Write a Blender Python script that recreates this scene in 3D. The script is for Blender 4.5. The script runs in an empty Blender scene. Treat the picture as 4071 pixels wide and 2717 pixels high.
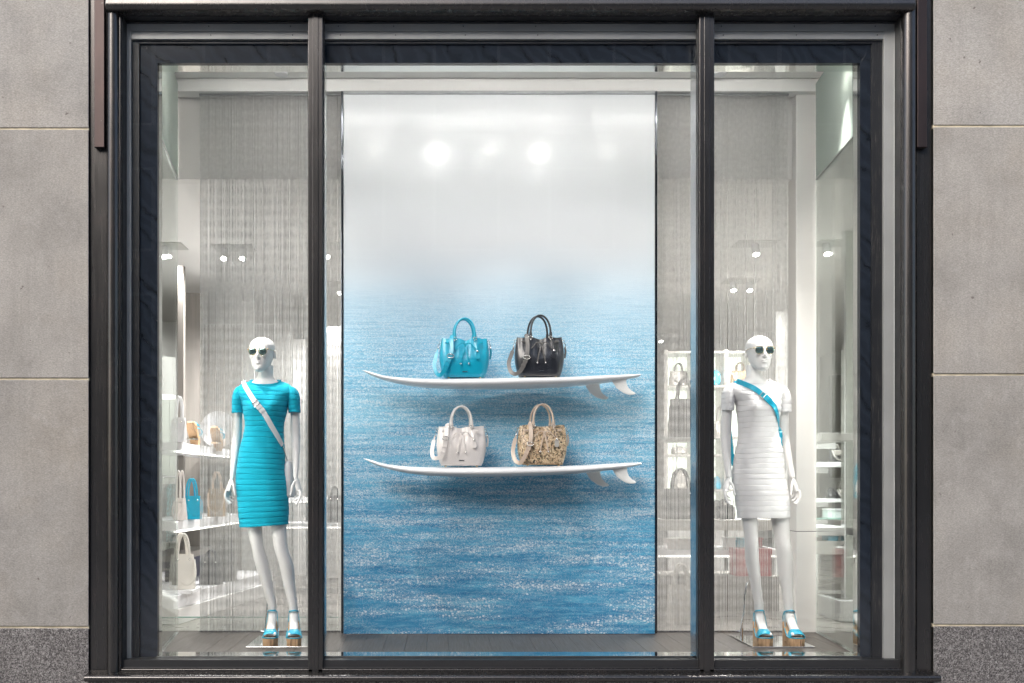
import bpy, bmesh, math, random
import numpy as np
from mathutils import Vector, Matrix
R = math.radians
rnd = random.Random(7)

# ------------------------------------------------------------------ camera, sky, sun, exposure
SC = bpy.context.scene
COL = SC.collection
CX, CD, CZ = -0.376, 5.5, 0.96          # camera stands 5.5 m before the glass, 0.96 m above the display floor
VX, VY, FPX, WPX, HPX = 1750.0, 1930.0, 3960.0, 4071.0, 2717.0
cam = bpy.data.cameras.new('camera')
cam.sensor_fit = 'HORIZONTAL'
cam.sensor_width = 36.0
cam.lens = 36.0 * FPX / WPX
cam.shift_x = (WPX / 2 - VX) / WPX
cam.shift_y = (VY - HPX / 2) / WPX
cam.clip_start, cam.clip_end = 0.05, 2000
camo = bpy.data.objects.new('camera', cam)
COL.objects.link(camo)
camo.location = (CX, -CD, CZ)
camo.rotation_euler = (R(90), 0, 0)
SC.camera = camo

W = bpy.data.worlds.new('World'); SC.world = W
W.use_nodes = True
wn = W.node_tree.nodes; wl = W.node_tree.links
wn.clear()
wo = wn.new('ShaderNodeOutputWorld'); wb = wn.new('ShaderNodeBackground'); sk = wn.new('ShaderNodeTexSky')
sk.sky_type = 'NISHITA'; sk.sun_disc = False
SUN_EL, SUN_AZ = 36.0, 211.0            # azimuth from +Y clockwise: behind the camera, a little to the left
sk.sun_elevation = R(SUN_EL); sk.sun_rotation = R(SUN_AZ)
sk.air_density = 1.0; sk.dust_density = 3.0; sk.ozone_density = 1.5
wb.inputs['Strength'].default_value = 0.13
wl.new(sk.outputs[0], wb.inputs[0]); wl.new(wb.outputs[0], wo.inputs[0])
sl = bpy.data.lights.new('sun', 'SUN'); sl.energy = 1.5; sl.angle = R(34); sl.color = (1, 0.97, 0.945)
so = bpy.data.objects.new('sun', sl); COL.objects.link(so)
az, el = R(SUN_AZ), R(SUN_EL)
sdir = Vector((math.sin(az) * math.cos(el), math.cos(az) * math.cos(el), math.sin(el)))
so.rotation_euler = sdir.to_track_quat('Z', 'Y').to_euler()
so.location = sdir * 20
SC.view_settings.view_transform = 'Standard'; SC.view_settings.look = 'None'
SC.view_settings.exposure = 1.08; SC.view_settings.gamma = 1.0
SC.cycles.max_bounces = 10; SC.cycles.transparent_max_bounces = 24
SC.cycles.diffuse_bounces = 4; SC.cycles.glossy_bounces = 5
SC.cycles.use_denoising = True
SC.cycles.sample_clamp_indirect = 6.0
SC.cycles.caustics_reflective = False; SC.cycles.caustics_refractive = False

# ------------------------------------------------------------------ measuring: photo position at a known depth -> metres
def S(d): return FPX / (CD + d)
def X(px, d): return CX + (px - VX) / S(d)
def Z(py, d): return CZ + (VY - py) / S(d)

# ------------------------------------------------------------------ materials
def srgb(r, g, b):
    return tuple(((c / 255) / 12.92 if c / 255 <= 0.04045 else ((c / 255 + 0.055) / 1.055) ** 2.4) for c in (r, g, b))
class NT:
    def __init__(s, name):
        s.m = bpy.data.materials.new(name); s.m.use_nodes = True
        s.n = s.m.node_tree.nodes; s.l = s.m.node_tree.links
        s.b = s.n['Principled BSDF']; s.out = s.n['Material Output']
    def new(s, t, **kw):
        x = s.n.new(t)
        for k, v in kw.items():
            if k.startswith('i_'):
                x.inputs[k[2:]].default_value = v
            else: setattr(x, k, v)
        return x
    def link(s, a, b): s.l.new(a, b)
    def coord(s, kind='Object'): return s.new('ShaderNodeTexCoord').outputs[kind]
    def mapping(s, vec, scale=(1, 1, 1), loc=(0, 0, 0), rot=(0, 0, 0)):
        m = s.new('ShaderNodeMapping'); m.inputs['Scale'].default_value = scale
        m.inputs['Location'].default_value = loc; m.inputs['Rotation'].default_value = rot
        s.link(vec, m.inputs['Vector']); return m.outputs[0]
    def noise(s, vec, scale=5, detail=4, rough=0.5, dist=0.0):
        x = s.new('ShaderNodeTexNoise'); x.inputs['Scale'].default_value = scale
        x.inputs['Detail'].default_value = detail; x.inputs['Roughness'].default_value = rough
        x.inputs['Distortion'].default_value = dist
        s.link(vec, x.inputs['Vector']); return x.outputs['Fac']
    def ramp(s, fac, stops, interp='LINEAR'):
        x = s.new('ShaderNodeValToRGB'); x.color_ramp.interpolation = interp
        el = x.color_ramp.elements
        while len(el) < len(stops): el.new(0.5)
        for e, (p, c) in zip(el, stops):
            e.position = p; e.color = (c[0], c[1], c[2], 1) if not isinstance(c, (int, float)) else (c, c, c, 1)
        s.link(fac, x.inputs[0]); return x.outputs[0]
    def mix(s, fac, a, b, mode='MIX'):
        x = s.new('ShaderNodeMix'); x.data_type = 'RGBA'; x.blend_type = mode
        for sock, v in ((x.inputs[0], fac), (x.inputs[6], a), (x.inputs[7], b)):
            if hasattr(v, 'is_linked'): s.link(v, sock)
            elif isinstance(v, (int, float)): sock.default_value = v
            else: sock.default_value = (v[0], v[1], v[2], 1)
        return x.outputs[2]
    def math(s, op, a, b=0.0, c=0.0):
        x = s.new('ShaderNodeMath'); x.operation = op
        for i, v in enumerate((a, b, c)):
            if hasattr(v, 'is_linked'): s.link(v, x.inputs[i])
            else: x.inputs[i].default_value = v
        return x.outputs[0]
    def bump(s, h, strength=0.2, dist=0.01):
        x = s.new('ShaderNodeBump'); x.inputs['Strength'].default_value = strength
        x.inputs['Distance'].default_value = dist
        s.link(h, x.inputs['Height']); s.link(x.outputs[0], s.b.inputs['Normal'])
    def set(s, base=None, rough=None, metal=None, spec=None):
        for k, v in (('Base Color', base), ('Roughness', rough), ('Metallic', metal), ('Specular IOR Level', spec)):
            if v is None: continue
            if hasattr(v, 'is_linked'): s.link(v, s.b.inputs[k])
            elif isinstance(v, (int, float)): s.b.inputs[k].default_value = v
            else: s.b.inputs[k].default_value = (v[0], v[1], v[2], 1)
        return s.m
def scl(c, k): return tuple(min(1, x * k) for x in c)
def plain(name, c, rough=0.5, metal=0.0, var=0.08, scale=8.0, bump=0.0, bscale=60, spec=0.5, stretch=(1, 1, 1)):
    t = NT(name); v = t.mapping(t.coord(), stretch)
    n = t.noise(v, scale, 5)
    col = t.ramp(n, [(0.3, scl(c, 1 - var)), (0.7, scl(c, 1 + var))])
    rr = t.ramp(t.noise(v, scale * 2.3, 3), [(0.3, max(0.02, rough - 0.06)), (0.7, min(1, rough + 0.06))])
    if bump: t.bump(t.noise(v, bscale, 4), bump, 0.004)
    return t.set(col, rr, metal, spec)
M = {}
def emis(name, c, k, sample=False):
    t = NT(name); t.set(c, 0.5); t.b.inputs['Emission Color'].default_value = (*c, 1)
    t.b.inputs['Emission Strength'].default_value = k
    if not sample: t.m.cycles.emission_sampling = 'NONE'
    return t.m

# limestone ashlar
def mk_stone(seed, tint):
    t = NT('limestone'); g = t.new('ShaderNodeNewGeometry').outputs['Position']
    v = t.mapping(g, (1, 1, 1), (seed, 0, seed))
    fine = t.noise(t.mapping(g, (1, 1, 2.2)), 95, 4, 0.75)
    big = t.noise(v, 2.6, 6, 0.62)
    streak = t.noise(t.mapping(v, (9, 1, 0.7)), 3.0, 4, 0.6)
    patch = t.noise(v, 9, 5, 0.65, 0.6)
    c = t.ramp(big, [(0.25, scl(tint, 0.74)), (0.5, tint), (0.78, scl(tint, 1.20))])
    warm = t.noise(t.mapping(v, (1, 1, 1), (2, 0, 7)), 1.3, 4, 0.6)
    c = t.mix(t.math('MULTIPLY', t.ramp(warm, [(0.45, 0.0), (0.7, 1.0)]), 0.35), c, (0.345, 0.30, 0.24))
    c = t.mix(t.math('MULTIPLY', t.ramp(streak, [(0.48, 0.0), (0.75, 1.0)]), 0.30), c, scl(tint, 0.70))
    c = t.mix(t.math('MULTIPLY', t.ramp(patch, [(0.52, 0.0), (0.68, 1.0)]), 0.40), c, (0.36, 0.34, 0.315))
    c = t.mix(0.42, c, t.ramp(fine, [(0.30, 0.15), (0.5, 0.5), (0.70, 0.85)]), 'OVERLAY')
    spots = t.noise(t.mapping(v, (1, 1, 1), (9, 0, 4)), 26, 2, 0.5)
    c = t.mix(t.ramp(spots, [(0.74, 0.0), (0.78, 1.0)]), c, (0.16, 0.14, 0.13))
    t.bump(t.math('ADD', fine, t.math('MULTIPLY', patch, 0.7)), 0.35, 0.004)
    return t.set(c, 0.86, 0, 0.25)
M['stone'] = [mk_stone(s, c) for s, c in ((1.3, (0.276, 0.262, 0.240)), (5.1, (0.325, 0.311, 0.288)), (8.8, (0.300, 0.284, 0.259)))]
def mk_granite():
    t = NT('granite'); g = t.new('ShaderNodeNewGeometry').outputs['Position']
    vo = t.new('ShaderNodeTexVoronoi'); vo.inputs['Scale'].default_value = 190
    t.link(g, vo.inputs['Vector'])
    c1 = t.ramp(vo.outputs['Color'], [(0.1, (0.024, 0.022, 0.023)), (0.35, (0.088, 0.080, 0.077)), (0.6, (0.16, 0.15, 0.144)), (0.9, (0.27, 0.26, 0.25))])
    n = t.noise(g, 60, 4, 0.7)
    c = t.mix(0.75, c1, t.ramp(n, [(0.3, 0.12), (0.7, 0.85)]), 'OVERLAY')
    t.bump(n, 0.2, 0.003)
    return t.set(c, 0.45)
M['granite'] = mk_granite()
M['mortar'] = plain('mortar', (0.50, 0.44, 0.32), 0.9, var=0.3, scale=12, bump=0.4)
def mk_bronze(name, c, rough):
    t = NT(name); g = t.new('ShaderNodeNewGeometry').outputs['Position']
    br = t.noise(t.mapping(g, (160, 160, 1.3)), 3, 4, 0.6)
    bl = t.noise(g, 3.2, 5, 0.6)
    col = t.ramp(bl, [(0.3, scl(c, 0.88)), (0.55, c), (0.75, (c[0] * 1.2, c[1] * 1.1, c[2] * 1.08))])
    col = t.mix(0.10, col, t.ramp(br, [(0.3, 0.3), (0.7, 0.75)]), 'OVERLAY')
    sp = t.ramp(t.noise(g, 55, 2, 0.5), [(0.76, 0.0), (0.80, 1.0)])
    col = t.mix(t.math('MULTIPLY', sp, 0.35), col, (0.35, 0.38, 0.36))
    rr = t.ramp(t.noise(t.mapping(g, (30, 30, 2)), 2, 4), [(0.3, rough - 0.02), (0.7, rough + 0.04)])
    return t.set(col, rr, 0.85, 0.5)
M['bronze'] = mk_bronze('dark_bronze', (0.085, 0.081, 0.078), 0.25)
M['bronze_red'] = mk_bronze('red_bronze', (0.060, 0.046, 0.044), 0.42)
def mk_scuffed():
    t = NT('scuffed_black_paint'); g = t.new('ShaderNodeNewGeometry').outputs['Position']
    a = t.noise(t.mapping(g, (120, 120, 4)), 2.2, 5, 0.7); b = t.noise(g, 7, 4, 0.6)
    f = t.math('MULTIPLY', t.ramp(a, [(0.55, 0.0), (0.64, 1.0)]), t.ramp(b, [(0.42, 0.0), (0.62, 1.0)]))
    c = t.mix(t.math('MULTIPLY', f, 0.6), (0.017, 0.017, 0.019), (0.22, 0.19, 0.17))
    return t.set(c, 0.45)
M['scuffed'] = mk_scuffed()
M['trim'] = plain('pale_grey_trim', (0.50, 0.50, 0.49), 0.42, 0.2, 0.08, 4)
M['trim_dark'] = plain('dark_grey_trim', (0.05, 0.05, 0.055), 0.6)  # dark grey of screws, pier joint and lettering
def mk_marble():
    t = NT('blue_black_marble'); g = t.new('ShaderNodeNewGeometry').outputs['Position']
    w = t.new('ShaderNodeTexWave'); w.inputs['Scale'].default_value = 3.4; w.inputs['Distortion'].default_value = 6.5
    w.inputs['Detail'].default_value = 5; w.inputs['Detail Scale'].default_value = 1.3; w.wave_type = 'BANDS'; w.bands_direction = 'DIAGONAL'
    t.link(g, w.inputs['Vector'])
    ve = t.ramp(w.outputs['Fac'], [(0.0, (0.010, 0.012, 0.016)), (0.12, (0.020, 0.025, 0.034)), (0.62, (0.027, 0.034, 0.047)), (0.9, (0.018, 0.022, 0.031))])
    n = t.noise(g, 4, 5, 0.6, 1.5)
    c = t.mix(t.ramp(n, [(0.35, 0.0), (0.7, 0.6)]), ve, (0.024, 0.030, 0.042))
    return t.set(c, 0.13, 0, 0.6)
M['marble'] = mk_marble()
M['mirror'] = plain('mirror', (0.86, 0.88, 0.86), 0.07, 1.0, 0.02, 3)
M['chrome'] = plain('chrome', (0.75, 0.76, 0.77), 0.12, 1.0, 0.03, 5)
M['dark_chrome'] = plain('dark_chrome', (0.13, 0.14, 0.16), 0.14, 1.0, 0.05, 5)
M['steel'] = plain('brushed_steel', (0.50, 0.51, 0.52), 0.24, 1.0, 0.06, 12, stretch=(20, 20, 0.6))
def mk_glass(name, tint, alpha_keep, rough=0.0, boost=1.0):
    t = NT(name); t.n.remove(t.b)
    tr = t.new('ShaderNodeBsdfTransparent'); tr.inputs[0].default_value = (*tint, 1)
    gl = t.new('ShaderNodeBsdfGlossy'); gl.inputs['Roughness'].default_value = rough
    fr = t.new('ShaderNodeFresnel'); fr.inputs['IOR'].default_value = 1.5
    dirt = t.noise(t.new('ShaderNodeNewGeometry').outputs['Position'], 2.4, 4, 0.6)
    fac = t.math('MULTIPLY', fr.outputs[0], t.math('MULTIPLY', t.ramp(dirt, [(0.2, 0.85), (0.8, 1.0)]), boost))
    mx = t.new('ShaderNodeMixShader'); t.link(fac, mx.inputs[0]); t.link(tr.outputs[0], mx.inputs[1]); t.link(gl.outputs[0], mx.inputs[2])
    if alpha_keep < 1:
        df = t.new('ShaderNodeBsdfDiffuse'); df.inputs[0].default_value = (0.55, 0.63, 0.58, 1)
        m2 = t.new('ShaderNodeMixShader'); m2.inputs[0].default_value = 1 - alpha_keep
        t.link(mx.outputs[0], m2.inputs[1]); t.link(df.outputs[0], m2.inputs[2]); mx = m2
    t.link(mx.outputs[0], t.out.inputs['Surface']); return t.m
M['glass'] = mk_glass('window_glass', (0.985, 0.99, 0.987), 1.0, 0.0, 0.42)
M['glass_green'] = mk_glass('pale_green_glass', (0.94, 0.97, 0.955), 1.0, 0.0, 0.6)
M['glass_frost'] = mk_glass('frosted_green_glass', (0.82, 0.90, 0.86), 0.55, 0.3)
M['glass_edge'] = plain('green_glass_edge', (0.30, 0.50, 0.44), 0.1)
M['white_wall'] = plain('white_paint', (0.74, 0.73, 0.715), 0.6, var=0.02, scale=1.5)
M['ceil'] = plain('ceiling_white', (0.80, 0.795, 0.78), 0.7, var=0.02, scale=1.0)
M['grey_wall'] = plain('pale_grey_paint', (0.56, 0.56, 0.54), 0.6, var=0.03, scale=1.2)
M['mid_grey'] = plain('mid_grey_paint', (0.34, 0.335, 0.325), 0.55, var=0.05, scale=2)
M['taupe'] = plain('taupe_panel', (0.23, 0.212, 0.195), 0.5, var=0.16, scale=3, stretch=(9, 9, 0.4))
M['sage'] = plain('sage_grey_cabinet', (0.50, 0.53, 0.48), 0.5, var=0.03)
M['navy'] = plain('navy_reflection', (0.035, 0.035, 0.065), 0.5, var=0.15)
def mk_floor():
    t = NT('grey_oak'); g = t.new('ShaderNodeNewGeometry').outputs['Position']
    oi = t.new('ShaderNodeObjectInfo').outputs['Random']
    n = t.noise(t.mapping(g, (55, 2.2, 1)), 2, 5, 0.65)
    c = t.ramp(n, [(0.25, (0.052, 0.044, 0.038)), (0.75, (0.098, 0.085, 0.074))])
    c = t.mix(t.math('MULTIPLY', oi, 0.5), c, (0.085, 0.074, 0.066))
    t.bump(n, 0.1, 0.002)
    return t.set(c, t.ramp(n, [(0.3, 0.34), (0.7, 0.50)]), 0, 0.3)
M['wood_floor'] = mk_floor()
M['store_floor'] = plain('store_floor', (0.20, 0.185, 0.17), 0.3, var=0.15, scale=3)
M['chain'] = plain('aluminium_chain', (0.76, 0.755, 0.745), 0.36, 0.5, 0.12, 40)
M['white_gloss'] = plain('white_gloss', (0.80, 0.80, 0.82), 0.22, var=0.02, scale=2)
M['fin'] = plain('fin_white', (0.80, 0.80, 0.79), 0.3, var=0.02)
M['mannequin'] = plain('mannequin_white', (0.80, 0.785, 0.77), 0.32, var=0.015, scale=3)
M['silver'] = plain('silver_hardware', (0.82, 0.80, 0.77), 0.15, 1.0, 0.04)
M['gold'] = plain('gold_hardware', (0.75, 0.58, 0.34), 0.2, 1.0, 0.05)
M['black'] = plain('black_plastic', (0.02, 0.02, 0.021), 0.4)
M['lens'] = plain('mirrored_green_lens', (0.30, 0.43, 0.39), 0.05, 0.9, 0.35, 60)
def leather(name, c, rough=0.32, var=0.05):
    t = NT(name); o = t.coord(); n = t.noise(o, 320, 3)
    t.bump(n, 0.07, 0.001); col = t.ramp(t.noise(o, 9, 3), [(0.3, scl(c, 1 - var)), (0.7, scl(c, 1 + var))])
    t.b.inputs['Coat Weight'].default_value = 0.45; t.b.inputs['Coat Roughness'].default_value = 0.14
    return t.set(col, rough)
TEAL = (0.0, 0.335, 0.50)
M['teal_leather'] = leather('teal_leather', (0.0, 0.37, 0.55))
M['black_leather'] = leather('black_leather', (0.018, 0.019, 0.024), 0.30)
M['grey_leather'] = leather('grey_leather', (0.125, 0.117, 0.11), 0.42)
M['cream_leather'] = leather('cream_leather', (0.76, 0.71, 0.68), 0.36)
M['white_leather'] = leather('white_leather', (0.76, 0.755, 0.77), 0.36)
M['beige_leather'] = leather('beige_leather', (0.60, 0.47, 0.37), 0.36)
M['tan_leather'] = leather('tan_leather', (0.38, 0.25, 0.13), 0.5)
M['stone_leather'] = leather('stone_leather', (0.42, 0.40, 0.37), 0.5)
M['ivory'] = leather('ivory_leather', (0.68, 0.65, 0.60), 0.4)
M['red'] = leather('red_leather', (0.36, 0.055, 0.06), 0.45)
M['pattern_teal'] = plain('teal_print', (0.10, 0.30, 0.32), 0.7, var=0.8, scale=45)
def mk_python():
    t = NT('snakeskin'); o = t.coord()
    vo = t.new('ShaderNodeTexVoronoi'); vo.inputs['Scale'].default_value = 95
    t.link(t.mapping(o, (1, 1, 0.75)), vo.inputs['Vector'])
    big = t.noise(t.mapping(o, (1, 1, 0.8)), 55, 4, 0.6, 1.0); big2 = t.noise(t.mapping(o, (1, 1, 1), (3, 1, 2)), 75, 2, 0.5, 0.6)
    c = t.ramp(big, [(0.36, (0.055, 0.045, 0.034)), (0.43, (0.30, 0.22, 0.12)), (0.49, (0.62, 0.48, 0.30)), (0.7, (0.76, 0.65, 0.48))])
    c = t.mix(t.ramp(big2, [(0.60, 0.0), (0.66, 0.85)]), c, (0.12, 0.085, 0.055))
    c = t.mix(0.55, c, t.ramp(vo.outputs['Distance'], [(0.15, 0.75), (0.55, 0.22)]), 'OVERLAY')
    t.bump(vo.outputs['Distance'], 0.25, 0.002)
    return t.set(c, 0.4)
M['python'] = mk_python()
def mk_knit(name, c):
    t = NT(name); o = t.coord()
    w = t.new('ShaderNodeTexWave'); w.wave_type = 'BANDS'; w.bands_direction = 'X'; w.inputs['Scale'].default_value = 75
    w.inputs['Distortion'].default_value = 1.5; t.link(o, w.inputs['Vector'])
    n = t.noise(o, 240, 3)
    t.bump(t.math('ADD', w.outputs['Fac'], n), 0.30, 0.0016)
    col = t.ramp(t.noise(o, 14, 3), [(0.3, scl(c, 0.95)), (0.7, scl(c, 1.05))])
    t.b.inputs['Sheen Weight'].default_value = 0.1
    return t.set(col, 0.78, 0, 0.25)
M['knit_teal'] = mk_knit('turquoise_knit', (0.0, 0.39, 0.54))
M['knit_white'] = mk_knit('white_knit', (0.80, 0.79, 0.79))
def mk_raffia():
    t = NT('raffia_cork'); o = t.coord()
    w = t.noise(t.mapping(o, (190, 190, 12), rot=(0, 0.35, 0)), 1, 4, 0.6); f = t.noise(o, 260, 3)
    big = t.noise(t.mapping(o, (60, 20, 6), rot=(0, 0.35, 0)), 1, 3, 0.6)
    c = t.ramp(w, [(0.3, (0.38, 0.22, 0.115)), (0.6, (0.60, 0.39, 0.22)), (0.8, (0.66, 0.46, 0.28))])
    c = t.mix(t.ramp(big, [(0.58, 0.0), (0.68, 0.75)]), c, (0.10, 0.058, 0.04))
    t.bump(f, 0.25, 0.002)
    return t.set(c, 0.7)
M['raffia'] = mk_raffia()
def mk_mural():
    t = NT('sea_print'); o = t.coord()
    sp = t.new('ShaderNodeSeparateXYZ'); t.link(o, sp.inputs[0]); x, z = sp.outputs['X'], sp.outputs['Z']
    H = 3.48
    def P(py): return (2522 - py) / 617 / H
    zz = t.math('DIVIDE', z, H)
    wob = t.math('ADD', zz, t.math('MULTIPLY', t.math('SUBTRACT', t.noise(t.mapping(o, (0.7, 1, 2)), 1.6, 3), 0.5), 0.05))
    base = t.ramp(wob, [(0.0, srgb(60, 138, 182)), (P(2250), srgb(72, 149, 191)), (P(1900), srgb(102, 170, 205)), (P(1650), srgb(130, 187, 213)),
                        (P(1420), srgb(138, 190, 216)), (P(1230), srgb(180, 207, 224)), (P(1080), srgb(211, 221, 229)), (P(950), srgb(222, 226, 230)), (1.0, srgb(222, 225, 228))])
    den = t.math('MAXIMUM', t.math('SUBTRACT', 2.52, z), 0.10)
    tt = t.math('DIVIDE', 1.0, den)
    xt = t.math('MULTIPLY', x, tt)
    def pn(ax, bz, det=4, rough=0.6, dist=0.0, off=0.0):
        cv = t.new('ShaderNodeCombineXYZ'); t.link(t.math('MULTIPLY', xt, ax), cv.inputs[0]); t.link(t.math('MULTIPLY', tt, bz), cv.inputs[1]); cv.inputs[2].default_value = off
        return t.noise(cv.outputs[0], 1.0, det, rough, dist)
    wv = pn(6.5, 175.0, 5, 0.62, 0.3)          # wavelets
    sw = pn(1.6, 34.0, 4, 0.55, 0.2, 3.0)      # longer swell bands
    fn = pn(22.0, 300.0, 3, 0.6, 0.0, 7.0)     # fine ripple
    sea = t.ramp(zz, [(P(1500), 1.0), (P(1020), 0.0)])
    dark = t.mix(t.math('MULTIPLY', t.ramp(sw, [(0.36, 1.0), (0.56, 0.0)]), t.math('MULTIPLY', sea, 0.42)), base, srgb(36, 110, 160))
    dark = t.mix(t.math('MULTIPLY', t.ramp(wv, [(0.32, 1.0), (0.48, 0.0)]), t.math('MULTIPLY', sea, 0.45)), dark, srgb(26, 96, 148))
    lite = t.mix(t.math('MULTIPLY', t.ramp(wv, [(0.52, 0.0), (0.66, 1.0)]), t.math('MULTIPLY', sea, 0.50)), dark, srgb(104, 188, 218))
    lite = t.mix(t.math('MULTIPLY', t.ramp(fn, [(0.50, 0.0), (0.68, 1.0)]), t.math('MULTIPLY', sea, 0.35)), lite, srgb(150, 206, 226))
    # sun glitter: small round dots, clustered on wave crests
    clus = pn(3.2, 60.0, 3, 0.6, 0.0, 11.0)
    def dots(scale, r, stretch, lo, hi, wc):
        vo = t.new('ShaderNodeTexVoronoi'); vo.inputs['Scale'].default_value = scale; vo.voronoi_dimensions = '2D'
        c2 = t.new('ShaderNodeCombineXYZ'); t.link(x, c2.inputs[0]); t.link(t.math('MULTIPLY', z, stretch), c2.inputs[1])
        t.link(c2.outputs[0], vo.inputs['Vector'])
        rr = t.new('ShaderNodeSeparateXYZ'); t.link(vo.outputs['Color'], rr.inputs[0])
        dd = t.math('MULTIPLY', vo.outputs['Distance'], t.math('ADD', 0.75, t.math('MULTIPLY', rr.outputs[1], 0.9)))
        d = t.ramp(dd, [(r * 0.65, 1.0), (r, 0.0)])
        m = t.ramp(t.math('ADD', t.math('MULTIPLY', rr.outputs[0], 0.42), t.math('MULTIPLY', clus, wc)), [(lo, 0.0), (hi, 1.0)])
        return t.math('MULTIPLY', d, m)
    big = t.math('MULTIPLY', dots(50, 0.45, 1.4, 0.93, 1.03, 1.15), t.ramp(zz, [(0.0, 1.0), (P(2250), 1.0), (P(1800), 0.0)]))
    med = t.math('MULTIPLY', dots(84, 0.50, 1.5, 0.88, 1.00, 1.15), t.ramp(zz, [(0.0, 0.7), (P(2050), 1.0), (P(1500), 0.7), (P(1300), 0.0)]))
    sm = t.math('MULTIPLY', dots(150, 0.62, 1.6, 0.62, 0.82, 1.0), t.ramp(zz, [(0.0, 0.3), (P(1900), 0.85), (P(1400), 0.9), (P(1080), 0.0)]))
    g = t.math('MAXIMUM', t.math('MAXIMUM', big, med), sm)
    c = t.mix(t.math('MULTIPLY', g, 0.80), lite, srgb(232, 238, 240))
    return t.set(c, 0.21, 0, 0.35)
M['mural'] = mk_mural()
M['fill_tube_glow'] = emis('added_tube_glow', (1.0, .965, .92), 12, True)
M['fill_side_glow'] = emis('added_side_glow', (1.0, .965, .925), 22, True)
M['lamp_glow'] = emis('lamp_glow', (1.0, 0.95, 0.88), 45)
M['store_glow'] = emis('store_lamp_glow', (1.0, 0.96, 0.9), 30)
M['shade_glow'] = emis('lamp_diffuser_glow', (1.0, 0.97, 0.92), 1.2)
M['niche_glow'] = emis('backlit_panel', (0.90, 0.97, 0.86), 0.95)
M['opp_stone'] = plain('opposite_stone', (0.16, 0.155, 0.16), 0.8, var=0.2, scale=1)
M['opp_glass'] = plain('opposite_glass', (0.03, 0.04, 0.055), 0.08, 0.0, 0.2, 0.5)
M['concrete'] = plain('concrete', (0.28, 0.27, 0.26), 0.85, var=0.12, scale=2, bump=0.2)

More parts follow.
